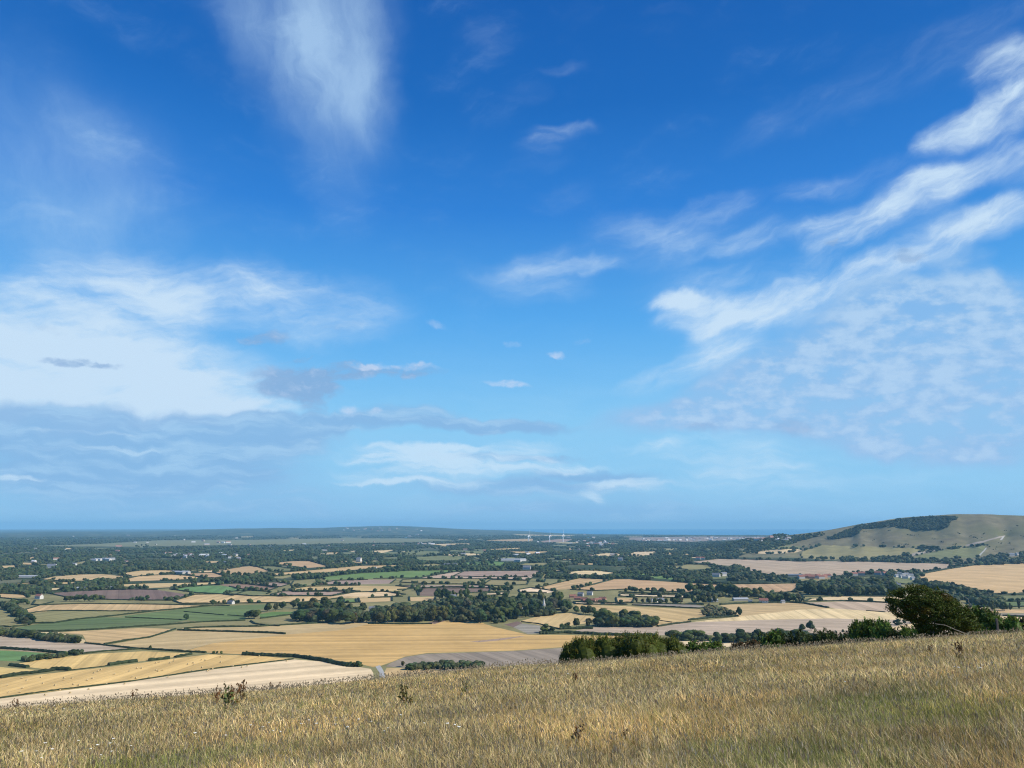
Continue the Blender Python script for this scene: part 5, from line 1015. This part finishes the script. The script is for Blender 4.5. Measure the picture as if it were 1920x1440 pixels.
for L in ([(1215, 965), (1150, 830), (1000, 775), (850, 710), (700, 690)], [(1230, 960), (1170, 890), (1080, 840), (970, 810)], [(1290, 490), (1270, 440), (1235, 380)], [(1205, 515), (1170, 450), (1100, 340)], [(1455, 860), (1475, 740)], [(1000, 350), (940, 300), (880, 285)], [(330, 570), (250, 540), (215, 500), (212, 470)], [(420, 300), (330, 320), (300, 290)], [(1320, 470), (1240, 360), (1190, 320)], [(1080, 270), (1060, 240), (1055, 215)]):
    pp = [(hp(a_, b_)[0], -1.75 if i else -1.2, hp(a_, b_)[1]) for i, (a_, b_) in enumerate(L)]
    if L[0][0] > 1200 and L[0][1] > 900: pp = [(p[0], -1.9, p[2]) for p in pp]
    mp_ = MB(); mp_.tube(pp, np.linspace(.032 if L[0][1] > 900 else .018, .01, len(pp)), 5); mp_.build('branch', M['paleb'], haw)

def spiky(seed, n=420, green=(.05, .078, .018), soft_=False):
    """a bush one unit high and about as wide, its shoots bristling up and outwards from several humps"""
    r = np.random.default_rng(seed); mb = MB(); bv, bf = ICO2; hump = []
    for k in range(8):
        a = r.uniform(0, 2 * PI); q = r.uniform(.15, .42) if k else 0; q2 = r.uniform(.2, .3); c = np.array([math.cos(a) * q, math.sin(a) * q, r.uniform(.18, .62) * (1 - q * .6)]); hump.append((c, q2))
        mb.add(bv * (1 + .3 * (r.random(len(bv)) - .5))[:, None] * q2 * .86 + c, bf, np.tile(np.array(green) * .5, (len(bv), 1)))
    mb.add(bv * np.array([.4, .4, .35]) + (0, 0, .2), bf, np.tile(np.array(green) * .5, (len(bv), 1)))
    hc = np.array([h_[0] for h_ in hump]); hr = np.array([h_[1] for h_ in hump]); i = r.integers(0, 8, n); D_ = r.normal(size=(n, 3)) + (0, 0, .35); D_ /= np.linalg.norm(D_, axis=1, keepdims=True)
    P0 = hc[i] + D_ * (hr[i] * r.uniform(.8, 1.05, n))[:, None]; ax = D_ * .7 + np.array([0, 0, .4]) + r.normal(size=(n, 3)) * .35; ax /= np.linalg.norm(ax, axis=1, keepdims=True); L = r.uniform(.04, .11, n)
    m = 18; t = r.random((n, m)); P = P0[:, None] + ax[:, None] * (t * L[:, None])[:, :, None] + r.normal(size=(n, m, 3)) * .012; P = P.reshape(-1, 3)
    dr = np.repeat(ax, m, 0) * .7 + r.normal(size=(n * m, 3)) * .8; s = r.uniform(.022, .045, n * m) * (1.3 if soft_ else 1); V, Fq = leafquads(P, s, dr, r, .7 if soft_ else .4)
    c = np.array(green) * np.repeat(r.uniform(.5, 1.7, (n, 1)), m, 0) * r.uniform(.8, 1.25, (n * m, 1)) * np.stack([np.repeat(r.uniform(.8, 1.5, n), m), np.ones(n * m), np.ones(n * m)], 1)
    mb.add(V, Fq, np.repeat(c, 4, 0)); return mb
GP = {}
for k, (gk, gc, sf) in enumerate([('gorse', (.10, .13, .024), False), ('green', (.10, .17, .032), True), ('dark', (.05, .075, .022), True), ('brown', (.11, .085, .04), True)]):
    for v in range(2):
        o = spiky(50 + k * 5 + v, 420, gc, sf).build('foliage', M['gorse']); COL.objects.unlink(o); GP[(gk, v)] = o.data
        co_ = np.empty(len(o.data.vertices) * 3, np.float32); o.data.vertices.foreach_get('co', co_); zm = np.sort(co_[2::3])[-len(co_) // 90]; o.data.transform(Matrix.Scale(1 / zm, 4, (0, 0, 1)))
def bush(px, rng_, top, wpx, gk, label, group=None, name='bush', cat='bush'):
    x, y, z = at_range(px, rng_); _, el = azel(px, top); zt = H + math.tan(el) * rng_; h = max(.5, zt - z + .15); w = wpx / F * y / 2 * 1.05
    o = bpy.data.objects.new(name, GP[(gk, random.randrange(2))]); COL.objects.link(o); o.location = (x, y, z - .08 * h); o.scale = (max(w / .5, h * .7), max(w / .55, h * .7), h * 1.02); o.rotation_euler.z = random.uniform(-.4, .4)
    return tag(o, label, cat, group)
GL = 'gorse bush in the dense dark green thicket at the edge of the meadow'
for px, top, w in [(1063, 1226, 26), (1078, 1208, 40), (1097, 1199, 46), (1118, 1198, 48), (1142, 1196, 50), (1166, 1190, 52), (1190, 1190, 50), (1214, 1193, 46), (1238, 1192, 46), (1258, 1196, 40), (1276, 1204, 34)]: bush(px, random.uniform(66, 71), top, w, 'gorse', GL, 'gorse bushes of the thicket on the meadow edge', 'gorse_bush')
for px, top, w in [(1300, 1207, 46), (1325, 1206, 44), (1348, 1209, 30)]: bush(px, 84, top, w, 'green', 'low bright green bush just right of the gorse thicket', 'low green bushes right of the gorse')
for px, top, w in [(1380, 1207, 26), (1405, 1203, 30)]: bush(px, 80, top, w, 'brown', 'low brownish bush peeping over the meadow edge', 'low brownish bushes')
for px, top, w in [(1430, 1194, 50), (1455, 1188, 54), (1482, 1190, 52), (1508, 1194, 46)]: bush(px, random.uniform(92, 98), top, w, 'green' if px % 2 else 'dark', 'leafy green bush in the low bank of scrub on the crest', 'bushes in the bank of scrub on the crest')
for px, top, w in [(1532, 1188, 34), (1550, 1187, 40), (1574, 1192, 36)]: bush(px, 90, top, w, 'dark', 'dark bush between the bank of scrub and the big green bush', 'dark bushes between scrub and big green bush')
bush(1616, 84, 1166, 50, 'green', 'big green bush on the crest, left part of the tallest clump left of the hawthorn'); bush(1640, 85, 1166, 52, 'green', 'big green bush on the crest, right part of the tallest clump left of the hawthorn')
for px, top, w in [(1662, 1174, 44), (1684, 1180, 40), (1706, 1180, 44), (1725, 1184, 36)]: bush(px, 82, top, w, 'green' if px != 1684 else 'dark', 'low green bush between the tallest clump and the hawthorn', 'low bushes left of the hawthorn')
for px, top, w in [(1826, 1145, 60), (1846, 1146, 56), (1866, 1153, 50), (1886, 1160, 46)]: bush(px, random.uniform(68, 73), top, w, 'green', 'bright green bush in the bank falling away right of the hawthorn', 'bright green bushes right of the hawthorn')
for px, top, w in [(1904, 1164, 44), (1928, 1166, 50), (1955, 1166, 50)]: bush(px, 76, top, w, 'brown' if px < 1910 else 'dark', 'low dark bush at the right edge beyond the crest', 'low dark bushes at the right edge')
x, y, z = at_range(1873, 66); mb = MB(); mb.box((0, 0, .55), (.12, .12, 1.5)); o = mb.build('fence_post', M['post']); o.location = (x, y, z + .1); tag(o, 'weathered wooden post standing among the green bushes right of the hawthorn', 'post')

# weeds standing in the grass
def weed(seed, kind):
    r = np.random.default_rng(seed); root = empty('dock_plant', (0, 0, 0)); ns_ = r.integers(4, 7)
    for s_ in range(ns_):
        st = MB(); a = r.uniform(0, 2 * PI); ln3 = r.uniform(.04, .24); base = np.array([math.cos(a), math.sin(a), 0]) * .03; top = np.array([math.cos(a) * ln3, math.sin(a) * ln3, r.uniform(.6, 1)])
        mid = (base + top) / 2 + np.array([0, 0, .06]); st.tube([base, mid, top], [.012, .009, .006], 5, (.17, .11, .06))
        for k in range(r.integers(4, 7)):
            t = r.uniform(.5, 1); p = base + (mid - base) * min(1, 2 * t) if t < .5 else mid + (top - mid) * (2 * t - 1); b2 = p + np.array([r.normal() * .05, r.normal() * .05, r.uniform(.03, .12)]); st.tube([p, b2], [.006, .005], 4, (.15, .09, .05))
            for j in range(5): V, Fq = ICO1; st.add(V * (1 + .4 * (r.random(len(V)) - .5))[:, None] * r.uniform(.008, .019) * np.array([1, 1, 1.7]) + b2 + r.normal(size=3) * np.array([.012, .012, .03]), Fq, np.array((.16, .09, .05) if kind != 'green' else (.08, .085, .03)) * r.uniform(.6, 1.3))
        st.build('flowering_stem', M['weed'], root)
    lf = MB(); n = 34 if kind == 'green' else 18; P = np.stack([r.normal(0, .09, n), r.normal(0, .09, n), r.uniform(0, .7 if kind == 'green' else .4, n)], 1); V, Fq = leafquads(P, r.uniform(.1, .24, n), r.normal(size=(n, 3)) + np.array([0, 0, .4]), r, .45)
    lf.add(V, Fq, np.tile((.11, .13, .04) if kind == 'green' else (.15, .12, .05), (len(V), 1)) * r.uniform(.7, 1.3, (len(V), 1)))
    lf.build('foliage', M['weed'], root); return root
WD = {}
for px, py, hpx, kd, lb in [(30, 1332, 34, 'brown', 'dead brown weed sticking up at the far left of the meadow edge'), (250, 1318, 26, 'brown', 'small dark weed with two seed heads against the cream field'), (405, 1330, 36, 'brown', 'short dark weed just left of the big dock plant'),
    (425, 1338, 48, 'green', 'green based dock plant with dark seed heads, biggest on the left side of the meadow'), (437, 1332, 50, 'brown', 'tall dark dock stem rising from the big green based plant'), (453, 1322, 46, 'brown', 'tall forked brown weed right of the big dock plant'), (508, 1296, 26, 'brown', 'dark weed on the meadow edge, left of a pair'), (522, 1295, 24, 'brown', 'dark weed on the meadow edge, right of a pair'),
    (758, 1328, 42, 'green', 'slim green weed near the middle of the meadow, below the thicket'), (768, 1332, 28, 'green', 'shorter green weed beside the slim green one'), (800, 1262, 22, 'brown', 'dark weed on the meadow edge below the valley thicket'), (872, 1312, 30, 'green', 'dark leafy weed in the greener patch of grass'), (1080, 1290, 30, 'brown', 'thin brown weed in front of the left end of the gorse'), (1122, 1282, 18, 'brown', 'little brown weed in front of the gorse middle'),
    (1083, 1412, 52, 'brown', 'nearest dark weed low down in the long grass'), (1172, 1402, 34, 'brown', 'dark flopped weed close to the bottom of the picture'), (1802, 1246, 46, 'brown', 'bushy reddish brown dock plant, largest on the right side of the meadow'), (1745, 1236, 28, 'brown', 'small brown weed left of the bushy dock plant'), (1846, 1230, 16, 'brown', 'tiny brown weed right of the bushy dock plant'), (1668, 1206, 18, 'brown', 'small dark weed on the crest left of the hawthorn'), (1616, 1288, 14, 'brown', 'tiny dark weed in the middle of the right meadow'), (1675, 1274, 16, 'green', 'tiny green weed in the right meadow')]:
    x, y, z, rg = on_meadow(px, py); h = hpx / F * y * 1.05; key = (kd, len(WD) % 3)
    if key in WD: o = copy_tree(WD[key])
    else: o = weed(200 + len(WD), kd)
    WD.setdefault((kd, len(WD) % 3), o)
    o.location = (x, y, z); o.scale = (h * 1.1, h * 1.1, h); o.rotation_euler.z = random.uniform(0, 6); tag(o, lb, 'weed')
# white yarrow heads
FL = [(x / 3, 1240 + y / 3) for x, y in [(82, 298), (112, 272), (215, 268), (300, 262), (290, 280), (355, 288), (385, 388), (435, 490), (500, 548), (540, 535), (610, 515), (630, 485), (620, 550), (730, 510), (245, 515), (225, 592), (110, 570), (195, 545), (285, 555), (560, 575), (1090, 455), (1265, 458), (1475, 405), (1510, 375), (1575, 445), (1690, 400), (1775, 405), (1735, 368), (1885, 388), (1885, 358), (1405, 402), (1530, 432)]]
FL += [(1280 + x / 3, 1150 + y / 3) for x, y in [(918, 412), (1695, 327), (1745, 320), (1683, 357), (1560, 350), (345, 300), (232, 317), (195, 357), (1535, 340)]] + [(640 + x / 3, 1180 + y / 3) for x, y in [(1275, 270), (1560, 300), (165, 565), (260, 597), (240, 620), (595, 605), (635, 610), (660, 628), (95, 557), (333, 527), (465, 570), (30, 610)]]
yp = None
for px, py in FL:
    x, y, z, rg = on_meadow(px, py + 10)
    if yp is None:
        yp = o = empty('yarrow_flower', (0, 0, 0)); mb = MB(); mb.tube([(0, 0, 0), (.01, 0, .2), (0, .01, .38)], [.004, .0035, .003], 5, (.2, .18, .08)); mb.build('stem', M['weed'], o)
        mb = MB(); r = np.random.default_rng(3)
        for k in range(16): a = r.uniform(0, 2 * PI); q = .038 * math.sqrt(r.random()); mb.add(ICO1[0] * np.array([.012, .012, .007]) + np.array([math.cos(a) * q, math.sin(a) * q, .385 + r.normal() * .003]), ICO1[1])
        mb.build('flower_head', M['petal'], o)
    else: o = copy_tree(yp)
    k = random.uniform(.55, .8); o.location = (x, y, z); o.scale = (k, k, k); o.rotation_euler.z = random.uniform(0, 6)
    if px < 640: lb, gp = 'small white yarrow flower in the grass of the left third of the meadow', 'white flowers on the left of the meadow'
    elif px < 1280: lb, gp = 'small white yarrow flower in the grass of the middle of the meadow', 'white flowers in the middle of the meadow'
    else: lb, gp = 'small white yarrow flower in the grass of the right third of the meadow', 'white flowers on the right of the meadow'
    tag(o, lb, 'flower', gp)

# ------------------------------------------------------------------ the grass
r = np.random.default_rng(99); NB = 560000
rad = np.exp(r.uniform(math.log(8.2), math.log(92), NB)); az = r.uniform(-.72, .72, NB); x = np.sin(az) * rad; y = np.cos(az) * rad
# tussocks: gather blades
tx = np.round(x / .32 + .5 * np.sin(y * 3)) * .32; ty = np.round(y / .32) * .32; q = .55 * r.random(NB); x = x + (tx - x) * q; y = y + (ty - y) * q
z = hm(x, y)
pg = fbm(x / 3.2 + 9, y / 5, 4); pl = fbm(x / 12 + 2, y / 16 + 4, 3); pf = fbm(x / .6, y / .6, 2)
gr = np.clip((pg * .85 + pl * .4 - .71) * 6 - sstep(20, 45, rad) * .3, 0, 1); pb = fbm(x / 1.4 + 50, y / 2.2 + 7, 3)          # greenness
hb2 = .16 + .20 * fbm(x / 2.2 + 30, y / 2.2, 3) + .08 * pf; hgt = hb2 * .78 * r.uniform(.45, 1.4, NB) * (1 - .25 * gr)
wd = .0041 * np.maximum(1, rad / 13) * r.uniform(.6, 1.4, NB)
la = r.uniform(0, 2 * PI, NB); lean = hgt * r.uniform(.05, .95, NB) * (1 - .2 * gr); lx = np.cos(la) * lean - hgt * .07; ly = np.sin(la) * lean
fa = r.uniform(-1.1, 1.1, NB); wx, wy = np.cos(fa) * wd, np.sin(fa) * wd
zz = z - .02
V = np.empty((NB, 5, 3), np.float32)
V[:, 0] = np.stack([x - wx, y - wy, zz], 1); V[:, 1] = np.stack([x + wx, y + wy, zz], 1)
mx_, my_, mz_ = x + lx * .33, y + ly * .33, zz + hgt * .58
V[:, 2] = np.stack([mx_ - wx * .8, my_ - wy * .8, mz_], 1); V[:, 3] = np.stack([mx_ + wx * .8, my_ + wy * .8, mz_], 1)
V[:, 4] = np.stack([x + lx, y + ly, zz + hgt], 1)
b5 = (np.arange(NB) * 5)[:, None, None]; Fq = (np.array([[0, 1, 3], [0, 3, 2], [2, 3, 4]])[None] + b5).reshape(-1, 3)
straw = np.array([(.76, .58, .27), (.64, .47, .21), (.92, .74, .42), (.42, .29, .14)])[r.integers(0, 4, NB)]; green = np.array([(.35, .34, .11), (.24, .27, .08), (.48, .43, .17)])[r.integers(0, 3, NB)]
isg = r.random(NB) < np.clip(.27 + .73 * gr, 0, 1); col = np.where(isg[:, None], green, straw) * r.uniform(.7, 1.25, (NB, 1)) * (.7 + .6 * pf * 1.0)[:, None] * (.8 + .4 * pb)[:, None] * np.where((pb > .56)[:, None], np.array([1.0, .93, .84]), 1.0)
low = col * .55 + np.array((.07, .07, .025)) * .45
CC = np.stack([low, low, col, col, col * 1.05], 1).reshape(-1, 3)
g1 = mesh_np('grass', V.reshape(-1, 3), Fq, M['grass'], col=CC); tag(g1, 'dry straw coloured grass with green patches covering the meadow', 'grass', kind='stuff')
# flowering stalks with seed heads
NS = 30000; rad = np.exp(r.uniform(math.log(9), math.log(80), NS)); az = r.uniform(-.72, .72, NS); x = np.sin(az) * rad; y = np.cos(az) * rad; z = hm(x, y)
h = r.uniform(.28, .54, NS) * (.75 + .5 * fbm(x / 3, y / 3, 2)); w = .0016 * np.maximum(1, rad / 11); la = r.uniform(0, 2 * PI, NS); lx = np.cos(la) * h * .18 - h * .12; ly = np.sin(la) * h * .18
hw = w * r.uniform(2.2, 4.5, NS); V = np.empty((NS, 7, 3), np.float32)
V[:, 0] = np.stack([x - w, y, z], 1); V[:, 1] = np.stack([x + w, y, z], 1); V[:, 2] = np.stack([x + lx * .8, y + ly * .8, z + h * .82], 1)
V[:, 3] = V[:, 2]; V[:, 4] = np.stack([x + lx * .9 - hw, y + ly * .9, z + h * .9], 1); V[:, 5] = np.stack([x + lx * .9 + hw, y + ly * .9, z + h * .9], 1); V[:, 6] = np.stack([x + lx, y + ly, z + h], 1)
b7 = (np.arange(NS) * 7)[:, None, None]; Fq = (np.array([[0, 1, 2], [3, 5, 4], [4, 5, 6]])[None] + b7).reshape(-1, 3)
c = np.array([(.46, .35, .2), (.36, .25, .15), (.55, .44, .28)])[r.integers(0, 3, NS)] * r.uniform(.7, 1.2, (NS, 1)); CC = np.repeat(c, 7, 0)
g2 = mesh_np('seeding_grass', V.reshape(-1, 3), Fq, M['grass'], col=CC); tag(g2, 'thin flowering grass stalks with pale seed heads', 'grass', kind='stuff')
